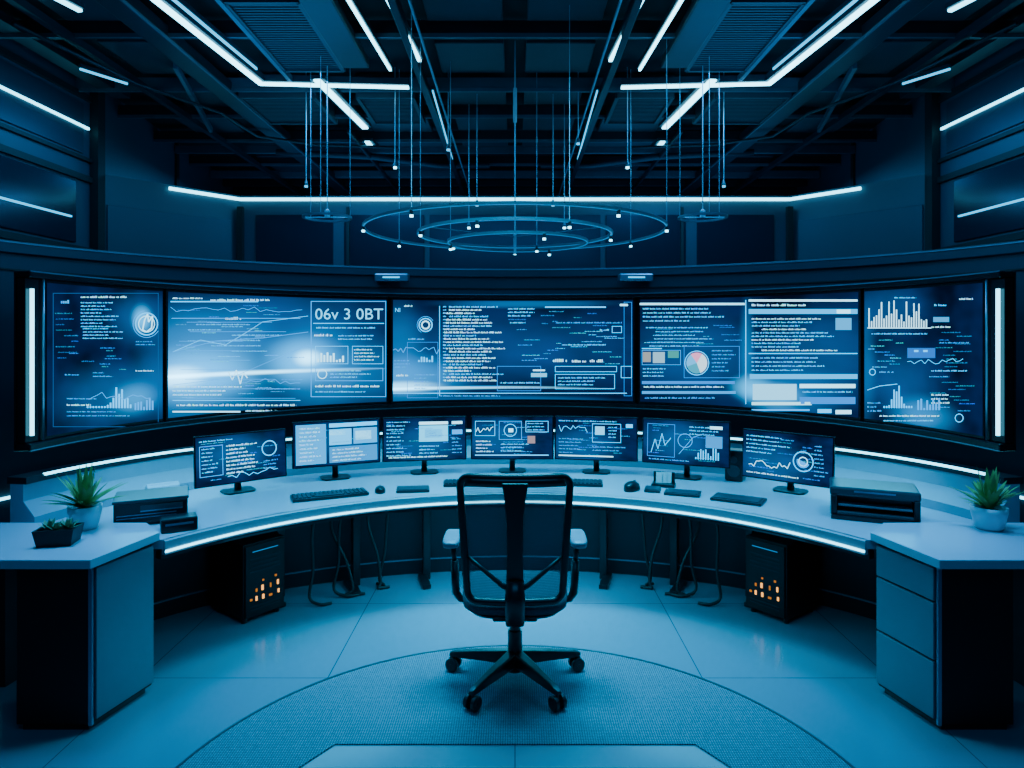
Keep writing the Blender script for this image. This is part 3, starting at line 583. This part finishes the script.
def plate(wid, off, th):
    b = MB(); k = len(wid)
    b.add([(sx*wv, by(0,z)+off+dy, z) for z, wv in wid for sx, dy in ((-1,0),(1,0),(1,th),(-1,th))], [(4*i+j, 4*i+(j+1) % 4, 4*i+4+(j+1) % 4, 4*i+4+j) for i in range(k-1) for j in range(4)]+[(3,2,1,0), tuple(range(4*k-4, 4*k))]); return b
b = plate(((1.06,.062),(1.0,.050),(.90,.040),(.72,.036),(.60,.040),(.50,.048)), -.034, .018); b.build('spine', M['black'], ch, .006, **L0)
for sg in (-1, 1):
    b = MB(); b.tube([(sg*.218, by(.22,.70)-.006, .70), (sg*.15, by(.15,.645)-.012, .645), (sg*.06, by(.06,.575)-.022, .575), (0, by(0,.545)-.026, .545)], [.008,.010,.013,.014], 8); b.build('lumbar_brace', M['black'], ch, smooth=True, **L0)
b = MB(); b.tube([(0, by(0,.60)-.030, .60), (0, -.29, .50), (0, -.27, .42), (0, -.16, .372), (0, -.05, .370)], [.028,.034,.034,.028,.024], 10, sx=1.4); b.build('back_bracket', M['black'], ch, smooth=True, **L0)
for sg in (-1, 1):
    b = MB(); b.tube([(sg*.225,0,.400),(sg*.275,0,.408),(sg*.296,0,.44),(sg*.300,0,.50),(sg*.304,0,.60)], [.016,.018,.020,.020,.019], 10, sx=1.2); b.tube([(sg*.304,0,.58),(sg*.312,0,.70)], .013, 10); am = b.build('armrest', M['black'], ch, smooth=True, **L0)
    b = slab(.085,.25,.695,.73,0,dish=.002,fall=.008); b.v = [(x+sg*.315, y, z) for x, y, z in b.v]; b.build('arm_pad', M['arm'], am, smooth=True, **L0)

# ------------------------------------------------------------------ rug
pts = []
cy, Rr = 2.40, 1.40
for i in range(97):
    a = R(-20+220*i/96); pts.append((Rr*math.cos(a), cy+Rr*math.sin(a)))
pts += [(-1.0,2.3),(-.95,2.60),(-.865,2.736),(-.764,2.888),(.764,2.888),(.865,2.736),(.95,2.60),(1.0,2.3)]
b = MB(); b.prism(pts, 0, .006); rg = b.build('round_rug', M['rug']); tag(rg, 'large round grey blue woven rug under the office chair', 'rug')
b = MB(); b.ring((0,cy,.0045), Rr-.004, .012, .008, 120, R(-18), R(198)); b.build('border', M['dgrey'], rg)

# ------------------------------------------------------------------ computer towers under the desk
for s in (-1, 1):
    t = thing('computer_tower', 'black computer tower with orange indicator lights under the %s side of the desk' % side[s], 'computer', (s*1.68, 4.28, 0), -s*R(52), 'computer towers under the desk')
    b = MB(); b.box((0,0,.255), (.28,.36,.45)); b.build('case', M['tower'], t, .008, **L0)
    b = MB(); b.box((0,-.186,.255), (.26,.014,.43)); b.build('front_panel', M['tower'], t, .004, **L0)
    for sx in (-1,1):
        for sy in (-1,1): b = MB(); b.lathe([(.018,0),(.018,.032)], 12, (sx*.11, sy*.14, 0)); b.build('foot', M['black'], t, **L0)
    for (xx, zz, ww, hh, m_) in ((-.095,.145,.014,.012,'orangedim'),(-.06,.145,.010,.026,'orange'),(-.015,.145,.012,.026,'orange'),(.035,.140,.020,.012,'orangedim'),(.09,.150,.010,.022,'orange'),(-.06,.195,.010,.018,'orangedim'),(-.02,.200,.012,.030,'orange'),(.035,.200,.008,.026,'orangedim'),(.085,.205,.010,.028,'orange'),(-.015,.245,.010,.010,'orangedim'),(.07,.250,.012,.012,'orangedim')):
        b = MB(); b.box((xx, -.195, zz), (ww,.006,hh)); b.build('indicator_light', M[m_], t, **L0)
    b = MB(); b.box((0,-.194,.43), (.17,.006,.004)); b.build('slot_light', M['leddim'], t, **L0)
    for zz in (.31,.335,.36,.385,.10,.08): b = MB(); b.box((0,-.194,zz), (.20,.005,.006)); b.build('drive_slot', M['deskdark'], t, **L0)
for s in (-1, 1):
    for (x, y, dx, sw) in ((1.14,4.54,.06,.10), (.98,4.68,-.06,.12), (1.28,4.40,.04,.10), (1.20,4.56,-.12,.2), (.86,4.74,.08,-.1)):
        P = [(s*x, y, .66), (s*(x+.03), y-.01, .45), (s*(x+dx*.6), y-.01, .22), (s*(x+dx), y-.03, .05), (s*(x-sw*.4), y-.05, .012), (s*(x-sw), y-.02, .012)]
        pts = []
        for i in range(len(P)-1):
            p0 = Vector(P[max(0,i-1)]); p1 = Vector(P[i]); p2 = Vector(P[i+1]); p3 = Vector(P[min(len(P)-1,i+2)])
            for j in range(6):
                q_ = j/6; pts.append(.5*((2*p1)+(-p0+p2)*q_+(2*p0-5*p1+4*p2-p3)*q_*q_+(-p0+3*p1-3*p2+p3)*q_**3))
        pts.append(Vector(P[-1])); pts = [(p.x, p.y, max(p.z, .012)) for p in pts]
        b = MB(); b.tube(pts, .010, 8); tag(b.build('power_cable', M['cable'], smooth=True), 'black cable drooping to the floor under the %s half of the desk' % side[s], 'cable', 'cables under the desk, %s' % side[s])

# ------------------------------------------------------------------ items on the desk
def keyboard(x, y, yaw, w, lab):
    t = thing('keyboard', lab, 'keyboard', (x, y, DT+.001), R(yaw), 'keyboards on the curved desk')
    d = .15; b = MB(); b.box((0,0,.009), (w,d,.018)); b.build('case', M['black'], t, .004, **L0)
    b = MB(); nx = int(w/.027)
    for j in range(5):
        for i in range(nx):
            if j == 0 and 3 < i < nx-5: continue
            b.box((-w/2+.02+i*(w-.04)/(nx-1), -d/2+.022+j*.026, .021), (.018,.019,.008))
    if nx > 9: b.box((-.01,-d/2+.022,.021), ((w-.04)*.42,.019,.008))
    b.build('keys', M['dgrey'], t, **L0)
keyboard(-1.155,4.24,25,.46,'full size black keyboard in front of the bright pale blue monitor')
keyboard(-.33,4.58,5,.30,'short black keyboard partly behind the left edge of the chair back')
keyboard(.46,4.58,-7,.26,'small black keyboard at the right edge of the chair back')
def mouse(x, y, yaw, lab, s=1.):
    t = thing('mouse', lab, 'mouse', (x, y, DT+.001), R(yaw), 'mice on the curved desk'); b = MB()
    vs = []; N = 20
    for q, z in ((1,0),(1,.012),(.9,.026),(.6,.036),(.2,.040)):
        for i in range(N): a = 2*PI*i/N; vs.append((.034*s*q*math.cos(a), .058*s*q*math.sin(a)+(-.006 if q < 1 else 0), z*s))
    b.add(vs, [(i*N+j, i*N+(j+1) % N, (i+1)*N+(j+1) % N, (i+1)*N+j) for i in range(4) for j in range(N)]+[tuple(range(4*N,5*N))]); b.build('body', M['black'], t, smooth=True, **L0)
    b = MB(); b.box((0,.034*s,.034*s), (.008*s,.018*s,.010*s)); b.build('wheel', M['dgrey'], t, .002, **L0)
mouse(-.865,4.36,12,'black mouse just right of the full size keyboard')
mouse(.76,4.42,-30,'black mouse right of the small keyboard behind the chair',1.4)
for (x, y, yaw, w, d, lab, nm) in ((-.66,4.40,8,.21,.14,'black graphics pad left of the chair back','touch_pad'), (1.06,4.30,-20,.22,.13,'dark notebook lying below the jagged line monitor','notebook'), (.89,4.40,-15,.10,.13,'small dark phone beside the dark notebook','phone'), (1.36,4.14,-32,.30,.17,'flat dark tablet lying before the rightmost desk monitor','tablet')):
    t = thing(nm, lab, nm.replace('_',' '), (x, y, DT+.001), R(yaw)); b = MB(); b.box((0,0,.008), (w,d,.016)); b.build('body', M['black'], t, .005, **L0); b = MB(); b.box((0,0,.0175), (w*.86,d*.8,.003)); b.build('cover' if nm == 'notebook' else 'surface', M['dgrey'], t, **L0)
t = thing('paper_holder', 'small black holder with white cards in front of the jagged line monitor', 'paper holder', (.99,4.53,DT+.001), R(-20))
b = MB(); b.box((0,0,.01), (.15,.09,.02)); b.box((0,.03,.05), (.14,.01,.08)); b.build('stand', M['black'], t, .003, **L0)
for i in range(3): b = MB(); b.box((-.03+i*.03,.0+.008*i,.055), (.04,.004,.07), Matrix.Rotation(R(-12),3,'X')); b.build('card', M['paper'], t, **L0)
t = thing('speaker', 'black desk speaker between the two right hand monitors', 'speaker', (1.53,4.72,DT+.003), R(-30))
b = MB(); b.box((0,0,.105), (.12,.12,.21)); b.build('cabinet', M['black'], t, .01, **L0)
for z, r in ((.07,.042),(.145,.024)):
    b = MB(); b.tube([(0,-.059,z),(0,-.066,z)], r, 24); b.build('driver', M['dgrey'], t, **L0)
t = thing('docking_station', 'black boxy desktop device with a slotted front beside the white potted plant', 'desktop device', (-1.99,3.73,DT+.001), R(26))
b = MB(); b.box((0,0,.068), (.35,.26,.11)); b.build('case', M['black'], t, .008, **L0)
b = MB(); b.box((0,0,.131), (.36,.27,.016)); b.build('lid', M['dgrey'], t, .004, **L0)
b = MB(); b.box((.05,-.132,.092), (.20,.006,.028)); b.build('slot', M['dgrey'], t, .002, **L0)
b = MB(); b.box((.05,-.137,.078), (.20,.008,.005)); b.build('slot_edge', M['edge'], t, **L0)
for zz in (.045,.060): b = MB(); b.box((-.02,-.133,zz), (.28,.005,.004)); b.build('vent_line', M['edge'], t, **L0)
b = MB(); b.box((.13,-.134,.028), (.03,.004,.006)); b.build('indicator_light', M['leds'], t, **L0)
b = MB(); b.box((0,0,.007), (.31,.23,.014)); b.build('foot', M['blackm'], t, **L0)
t = thing('card_reader', 'small black box at the left end of the desk before the larger device', 'desktop device', (-1.745,3.53,DT+.001), R(30))
b = MB(); b.box((0,0,.035), (.17,.11,.07)); b.build('case', M['black'], t, .006, **L0)
b = MB(); b.box((0,-.057,.042), (.13,.004,.010)); b.build('slot', M['edge'], t, **L0)
t = thing('printer', 'wide black printer with open paper slot at the right end of the desk', 'printer', (2.00,3.80,DT+.001), R(-24))
b = MB(); b.box((0,.01,.145), (.44,.28,.05)); b.build('lid', M['dgrey'], t, .012, **L0)
b = MB(); b.box((0,.05,.07), (.42,.20,.11)); b.box((-.20,-.03,.07), (.03,.22,.11)); b.box((.20,-.03,.07), (.03,.22,.11)); b.build('case', M['black'], t, .006, **L0)
b = MB(); b.box((0,-.03,.03), (.37,.23,.02)); b.build('paper_tray', M['dgrey'], t, .004, **L0)
b = MB(); b.box((0,-.08,.072), (.36,.10,.012)); b.build('output_tray', M['cab'], t, .003, **L0)
b = MB(); b.box((0,-.04,.010), (.43,.26,.020)); b.build('base', M['black'], t, .004, **L0)
b = MB(); b.box((0,-.135,.152), (.20,.004,.008)); b.build('status_strip', M['edge'], t, **L0)
for s in (-1, 1):
    t = thing('cable_drum', 'short pale grey cylinder lying on the desk beside the %s end monitor' % side[s], 'cable holder', (s*2.14,4.13,DT+.001), R(-s*35))
    b = MB(); b.tube([(-.09,0,.055),(-.085,0,.055),(.085,0,.055),(.09,0,.055)], [.045,.055,.055,.045], 24); b.build('drum', M['riser'], t, smooth=False, **L0)
    b = MB(); b.tube([(-.095,0,.055),(-.088,0,.055)], .03, 20); b.build('end_plate', M['dgrey'], t, **L0)

def plant(x, y, z, lab, seed, pr=.072, ph=.115, n=34, ll=.24):
    random.seed(seed)
    t = thing('potted_plant', lab, 'plant', (x, y, z), 0)
    b = MB(); b.lathe([(pr*.68,0),(pr*.80,.01),(pr*1.0,ph*.75),(pr*1.03,ph),(pr*.93,ph),(pr*.90,ph-.02)], 32); b.build('pot', M['pot'], t, smooth=True, **L0)
    b = MB(); b.lathe([(pr*.91,ph-.022),(pr*.5,ph-.012),(.004,ph-.010)], 20); b.build('soil', M['soil'], t, **L0)
    b = MB()
    for i in range(n):
        a = random.uniform(0, 2*PI); el = R(random.uniform(25, 88)) if i > 5 else R(82); L1 = ll*random.uniform(.6, 1)*(.7+.3*math.sin(el)); w = random.uniform(.010,.016)
        vs = []; m_ = 6
        for j in range(m_+1):
            q_ = j/m_; rr_ = L1*q_*math.cos(el)*(1+.25*q_); hh = L1*(q_*math.sin(el)-.18*q_*q_*math.cos(el)); ww = w*math.sin(PI*min(1, .18+q_*.82))**.8*(1 if j < m_ else 0.05)
            cx_, cy_ = rr_*math.cos(a)+.012*math.cos(a), rr_*math.sin(a)+.012*math.sin(a)
            vs += [(cx_-ww*math.sin(a), cy_+ww*math.cos(a), ph-.012+hh+ww*.4), (cx_, cy_, ph-.012+hh), (cx_+ww*math.sin(a), cy_-ww*math.cos(a), ph-.012+hh+ww*.4)]
        b.add(vs, [(3*j+e, 3*j+e+1, 3*j+e+4, 3*j+e+3) for j in range(m_) for e in (0,1)])
    b.build('leaves', M['leaf'], t, smooth=True, **L0)
plant(-2.15,3.40,.773,'spiky green plant in a white pot on the left worktop',3, .074,.115,48,.23)
plant(2.37,3.40,.773,'spiky green plant in a white pot on the right worktop',11, .080,.11,50,.22)
t = thing('planter_box', 'small dark square planter with little succulents at front of the left worktop', 'planter', (-2.12,3.16,.773), R(12))
b = MB(); b.add([(-.07,-.055,0),(.07,-.055,0),(.07,.055,0),(-.07,.055,0),(-.085,-.065,.075),(.085,-.065,.075),(.085,.065,.075),(-.085,.065,.075),(-.075,-.056,.075),(.075,-.056,.075),(.075,.056,.075),(-.075,.056,.075),(-.072,-.053,.06),(.072,-.053,.06),(.072,.053,.06),(-.072,.053,.06)],
  [(3,2,1,0)]+[(4*q+j,4*q+(j+1) % 4,4*q+4+(j+1) % 4,4*q+4+j) for q in range(3) for j in range(4)]+[(12,13,14,15)]); b.build('box', M['cabdark'], t, **L0)
random.seed(21)
for (px_, py_, rr_) in ((-.035,.0,.065),(.035,.008,.06),(.0,-.02,.05)):
    b = MB()
    for i in range(18):
        a = i*2.4; el = R(20+i*3.8); L1 = rr_*(1.15-.02*i); vs = []
        for j in range(5):
            q_ = j/4; ww = .010*math.sin(PI*(.15+.85*q_)); r2 = L1*q_*math.cos(el); h2 = L1*q_*math.sin(el)
            vs += [(px_+r2*math.cos(a)-ww*math.sin(a), py_+r2*math.sin(a)+ww*math.cos(a), .062+h2), (px_+r2*math.cos(a)+ww*math.sin(a), py_+r2*math.sin(a)-ww*math.cos(a), .062+h2)]
        b.add(vs, [(2*j, 2*j+1, 2*j+3, 2*j+2) for j in range(4)])
    b.build('succulent', M['leaf2'], t, smooth=True, **L0)

# ------------------------------------------------------------------ ceiling
def beam(p, q, w, h, z):
    b = MB(); dx, dy = q[0]-p[0], q[1]-p[1]; l = math.hypot(dx, dy); nx, ny = -dy/l*w/2, dx/l*w/2
    b.prism([(p[0]+nx,p[1]+ny),(q[0]+nx,q[1]+ny),(q[0]-nx,q[1]-ny),(p[0]-nx,p[1]-ny)], z-h/2, z+h/2); return b
for Y, w, m_ in ((3.95,.12,'beam'),(4.6,.10,'beam'),(5.62,.10,'beamlt'),(6.3,.10,'beam'),(7.1,.12,'beam'),(7.6,.03,'beamlt'),(8.1,.12,'beam'),(8.8,.08,'beamlt'),(9.3,.04,'beam'),(9.8,.08,'beam')):
    xe = 3.6 if Y < 6 else 3.6+(Y-5.8)*.11
    trim(beam((-xe, Y), (xe, Y), w, .09, 3.80), M[m_], .005)
    if w > .09: trim(beam((-xe, Y-w*.5), (xe, Y-w*.5), .015, .03, 3.74), M['beamlt'])
for s in (-1, 1):
    trim(beam((s*.72,3.4),(s*.72,10.1),.05,.08,3.72), M['beam'], .005)
    trim(beam((s*.62,3.4),(s*.62,10.1),.012,.02,3.70), M['rod'])
    trim(beam((s*1.17,3.4),(s*1.17,5.0),.20,.07,3.73), M['beam'], .008)
    trim(beam((s*1.62,6.6),(s*1.62,10.1),.03,.05,3.72), M['beam'], .005)
    trim(beam((s*2.40,3.4),(s*2.40,10.1),.16,.10,3.76), M['beam'], .008)
    trim(beam((s*2.30,3.4),(s*2.30,10.1),.012,.02,3.70), M['beamlt'])
    trim(beam((s*2.95,3.4),(s*3.05,10.1),.05,.05,3.72), M['beam'])
    trim(beam((s*3.35,3.4),(s*3.35,5.8),.14,.06,3.78), M['beam'])
    for (p, q) in (((s*1.74,3.7),(s*1.74,5.28)), ((s*2.50,5.0),(s*2.95,6.6))):
        trim(beam(p, q, .03, .05, 3.72), M['beamlt'])
    for (x, y, w_, d_) in ((2.75,4.25,.46,.55),(2.75,5.15,.46,.60),(2.0,7.6,.7,.8),(1.15,6.7,.6,.65),(.33,5.15,.5,.55),(.33,5.95,.5,.45),(.33,6.7,.5,.5),(.33,7.6,.5,.6),(.33,4.3,.5,.45),(2.75,8.4,.6,.8),(1.15,8.45,.8,.5),(1.15,7.6,.7,.6),(3.05,6.7,.5,.7),(2.8,6.0,.4,.5)):
        b = MB(); b.box((s*x,y,3.85), (w_,d_,.05)); trim(b, M['duct'], .008)
    b = MB(); b.tube([(s*3.1,4.2,3.66),(s*2.9,5.2,3.66),(s*2.55,5.9,3.66),(s*2.5,6.6,3.66),(s*2.0,6.9,3.66),(s*1.2,7.0,3.66)], .014, 8)
    tag(b.build('conduit', M['beam'], smooth=True), 'thin metal conduit bending along the ceiling on the %s' % side[s], 'conduit', 'ceiling conduits')
    b = MB(); b.tube([(s*2.6,7.4,3.72),(s*1.6,7.6,3.72),(s*.9,8.0,3.72),(s*.3,8.0,3.72)], .035, 10)
    tag(b.build('duct_pipe', M['duct'], smooth=True), 'dark pipe crossing the rear ceiling on the %s' % side[s], 'pipe', 'rear ceiling pipes')
def clight(pts, w, m, lab, h=.03, z=3.68, name='ceiling_light'):
    t = thing(name, lab, 'ceiling light', (*pts[0], z), 0, 'linear ceiling lights')
    b = MB(); b2 = MB()
    if len(pts) > 2:                       # mitred polyline
        def off(d):
            L = []
            for i, p in enumerate(pts):
                a = Vector(pts[max(0,i-1)]); c = Vector(p); e = Vector(pts[min(len(pts)-1,i+1)])
                n1 = (c-a) if i > 0 else (e-c); n2 = (e-c) if i < len(pts)-1 else (c-a)
                n1 = Vector((-n1.y, n1.x)).normalized(); n2 = Vector((-n2.y, n2.x)).normalized(); m_ = (n1+n2).normalized(); L.append(c+m_*d/max(.4, m_.dot(n1)))
            return L
        for bb, ww, za, zb in ((b, w*2.2, z+.02, z+.07), (b2, w, z+.004, z+.019)):
            A, B_ = off(ww/2), off(-ww/2); k = len(pts); vs = []
            for i in range(k): vs += [(A[i].x,A[i].y,za),(B_[i].x,B_[i].y,za),(B_[i].x,B_[i].y,zb),(A[i].x,A[i].y,zb)]
            bb.add(vs, [(4*i+j,4*i+(j+1) % 4,4*i+4+(j+1) % 4,4*i+4+j) for i in range(k-1) for j in range(4)]+[(3,2,1,0), tuple(range(4*k-4,4*k))])
    else:
        p, q = pts; c = beam(p, q, w*2.2, h, z+.035); b.add(c.v, c.f); c = beam(p, q, w, .015, z+.0115); b2.add(c.v, c.f)
    b.build('housing', M['duct'], t); b2.build('diffuser', m, t); return t
for s in (-1, 1):
    nm = side[s]
    clight([(s*2.13,3.6),(s*1.98,5.30),(s*.84,5.38)], .040, M['ledc'], 'long bent white light bar turning inward on the %s ceiling' % nm)
    clight([(s*.99,3.6),(s*.92,5.02)], .018, M['ledc'], 'thin straight light line near the middle, %s half of ceiling' % nm)
    clight([(s*.77,3.5),(s*.68,4.85)], .024, M['ledc'], 'innermost thin light line on the %s half of ceiling' % nm)
    clight([(s*2.02,3.6),(s*1.90,5.0)], .012, M['leds'], 'thin blue line just inside the bent light bar, %s' % nm)
    clight([(s*1.52,5.22),(s*1.42,6.45)], .055, M['ledc'], 'short bright slanted light bar behind the bent bar, %s' % nm)
    clight([(s*1.50,6.90),(s*1.50,7.10)], .05, M['led'], 'tiny bright ceiling lamp behind the slanted bar, %s' % nm)
    clight([(s*.66,5.45),(s*.70,7.6)], .010, M['leds'], 'thin blue light line receding above the ring pendant, %s' % nm)
    clight([(s*2.62,4.1),(s*2.76,3.6)], .03, M['led'], 'short light dash at the outer %s of the ceiling' % nm)
    clight([(s*3.20,5.0),(s*3.02,5.3)], .012, M['leds'], 'small slanted blue light dash high near the %s wall' % nm)
    for (x, y, w_, d_, what) in ((s*1.50,4.55,.44,1.05,'near grey ceiling grille beside the bent light bar, %s'), (s*1.98,6.0,.62,.7,'far grey ceiling grille behind the bent light bar, %s'), (s*1.08,6.0,.46,.7,'ceiling grille on the centre side of the slanted light bar, %s')):
        t = thing('ceiling_vent', what % nm, 'vent', (x, y, 3.70), 0, 'ceiling grilles')
        b = MB()
        for (cx_, cy_, dx, dy) in ((-w_/2,0,.03,d_),(w_/2,0,.03,d_),(0,-d_/2,w_,.03),(0,d_/2,w_,.03)): b.box((cx_,cy_,.10), (dx,dy,.20))
        b.build('frame', M['duct'], t, **L0); b = MB(); nn_ = int(d_/.035)
        for i in range(nn_): b.box((0,-d_/2+(i+.5)*d_/nn_,.02), (w_-.03,.018,.014))
        for i in range(12): b.box((-w_/2+(i+.5)*w_/12,0,.03), (.014,d_-.03,.01))
        b.build('grille', M['duct'], t, **L0)
t = thing('ring_pendant', 'large pendant of three concentric metal rings with spotlights hanging over the room centre', 'pendant light', (0,5.0,2.44))
rings = [(0,5.0,2.50,1.09,.018),(0,4.9,2.46,.69,.022),(.02,5.10,2.43,.52,.016)]
for (x, y, z, r, w_) in rings:
    b = MB(); b.ring((x,y,z), r, w_, .018, 96); rg = b.build('ring', M['beamlt'], t)
    b = MB(); b.ring((x,y,z-.0105), r, w_*.5, .003, 96); b.build('light_line', M['leddim'], rg)
for i, (ri, a) in enumerate([(0,30),(0,90),(0,150),(0,195),(0,235),(0,305),(0,345),(1,0),(1,75),(1,135),(1,200),(1,250),(1,300),(2,60),(2,170),(2,290)]):
    x, y, z, r, w_ = rings[ri]; px_, py_ = x+r*math.cos(R(a)), y+r*math.sin(R(a))
    if i % 2 == 0: b = MB(); b.tube([(px_,py_,z+.005),(px_,py_,3.9)], .0026, 6); b.build('rod', M['rod'], t)
    b = MB(); b.lathe([(.011,0),(.013,.03),(.008,.04)], 12, (px_,py_,z-.036)); sp = b.build('spotlight', M['beam'], t)
    b = MB(); b.lathe([(.011,0),(.011,.014)], 12, (px_,py_,z-.049)); b.build('bulb', M['ledc'], sp)
b = MB(); b.tube([(0,5.0,2.33),(0,5.0,3.9)], .005, 8); b.tube([(0,5.0,3.3),(0,5.0,3.55)], .014, 8); b.tube([(0,5.0,2.33),(0,5.0,2.5)], .010, 8); b.build('centre_rod', M['rod'], t)
for a in range(3):
    b = MB(); g = R(90+120*a); b.tube([(0,5.0,2.46),(.69*math.cos(g),4.9+.69*math.sin(g),2.46)], .003, 6); b.build('spoke', M['beamlt'], t)
for s in (-1, 1):
    x0, y0 = s*1.38, 5.0
    t = thing('small_ring_pendant', 'small ring pendant on thin rods %s of the large ring pendant' % side[s], 'pendant light', (x0,y0,2.56), 0, 'small ring pendants')
    b = MB(); b.ring((x0,y0,2.60), .17, .018, .016, 48); b.build('ring', M['beamlt'], t)
    for a in (30,150,270):
        px_, py_ = x0+.17*math.cos(R(a)), y0+.17*math.sin(R(a)); b = MB(); b.tube([(px_,py_,2.61),(px_,py_,3.9)], .0022, 6); b.build('rod', M['rod'], t)
    b = MB(); b.lathe([(.02,0),(.02,.05),(.008,.06)], 12, (x0,y0,2.60)); b.tube([(x0,y0,2.65),(x0,y0,3.9)], .004, 6); b.tube([(x0-.17,y0,2.60),(x0+.17,y0,2.60)], .004, 6); b.build('centre_rod', M['rod'], t)
PL = [(-.97,5.5,3.08,1,'bright tipped pendant rod beside the bent light bar on the left'),(.91,5.5,3.08,1,'bright tipped pendant rod beside the bent light bar on the right'),
 (-.55,5.6,3.25,0,'short thin pendant rod high above the left of the rings'),(.52,5.6,3.3,0,'short thin pendant rod high above the right of the rings'),
 (-.33,5.9,2.85,0,'thin pendant rod just left of the centre rod behind the rings'),(.33,5.9,2.85,0,'thin pendant rod just right of the centre rod behind the rings'),
 (-1.72,5.6,2.95,0,'outermost thin pendant rod at the left of the small ring'),(1.72,5.6,2.95,0,'outermost thin pendant rod at the right of the small ring'),
 (-.42,6.2,2.7,1,'lowest hanging bright tipped pendant rod behind the rings on the left'),(.45,6.2,2.7,1,'lowest hanging bright tipped pendant rod behind the rings on the right')]
for (x, y, zb, bright, lab) in PL:
    t = thing('pendant_light', lab, 'pendant light', (x,y,zb), 0, 'thin pendant rods')
    b = MB(); b.tube([(x,y,zb+.05),(x,y,3.9)], .0038, 6); b.build('rod', M['rod'], t)
    b = MB(); b.lathe([(.013,.015),(.016,.03),(.008,.055)], 12, (x,y,zb)); b.build('cap', M['beamlt'], t)
    b = MB(); b.lathe([(.014,0),(.014,.015)], 12, (x,y,zb)); b.build('bulb', M['ledc'] if bright else M['leds'], t)

# ------------------------------------------------------------------ lights
def area(name, loc, rot, sx, sy, e, col, spread=180):
    l = bpy.data.lights.new(name, 'AREA'); l.shape = 'RECTANGLE'; l.size = sx; l.size_y = sy; l.energy = e; l.color = col; l.spread = R(spread)
    o = bpy.data.objects.new(name, l); C.objects.link(o); o.location = loc; o.rotation_euler = rot; return o
CB = (.008,.40,1.0); CC = (.0,.60,1.0)
for s in (-1, 1):
    area('light_ceiling', (s*1.6,4.4,3.60), (0,0,0), .5, 1.8, 34, CB)
    area('light_ceiling_b', (s*1.45,6.0,3.60), (0,0,0), .3, 1.2, 20, CB)
    area('light_rear', (s*2.6,8.4,3.5), (0,0,0), 1.2, 1.5, 48, CB)
    area('uplight_fill', (s*1.7,4.7,3.15), (R(180),0,0), 1.2, 1.6, 12, CB)  # added fill aimed upward to lift the dark ceiling, no fixture there
    area('uplight_fill_rear', (s*1.8,7.6,3.0), (R(180),0,0), 2.4, 1.6, 13, CB)  # added upward fill for the rear ceiling beams, not a room lamp
    area('light_side', (s*3.2,4.9,3.3), (0,R(-s*60),0), .2, 1.3, 4, CB)
    area('light_under', (s*1.1,3.85,.64), (0,0,R(-s*30)), 1.0, .25, 4, CC)
    area('light_desk', (s*2.0,4.25,1.04), (0,0,R(-s*45)), .9, .08, 5, CC)
    area('light_worktop', (s*2.2,3.3,2.6), (0,R(s*8),0), .5, .5, 8, (.06,.45,1), 70)
area('light_center', (0,3.9,3.55), (0,0,0), 1.2, .6, 75, CC, 75)
area('light_under_mid', (0,4.40,.62), (0,0,0), 1.3, .2, 22, CC)
area('light_cornice', (0,6.55,3.05), (R(-25),0,0), 5.0, .08, 14, CB)
area('light_front', (0,.6,3.6), (R(25),0,0), 3.0, 1.2, 34, CB)

w = bpy.data.worlds.new('World'); bpy.context.scene.world = w; w.use_nodes = True
bg = w.node_tree.nodes['Background']; bg.inputs[0].default_value = (.004,.10,.26,1); bg.inputs[1].default_value = .25

for o in bpy.data.objects:
    if '_w' in o: del o['_w']
cam = bpy.data.cameras.new('Camera'); co = bpy.data.objects.new('Camera', cam); C.objects.link(co)
co.location = (0,0,CH); co.rotation_euler = (R(90),0,0); cam.sensor_width = 36; cam.lens = F/1024*36
cam.shift_x = -3/1024; cam.shift_y = -51/1024; cam.clip_start = .05
bpy.context.scene.camera = co
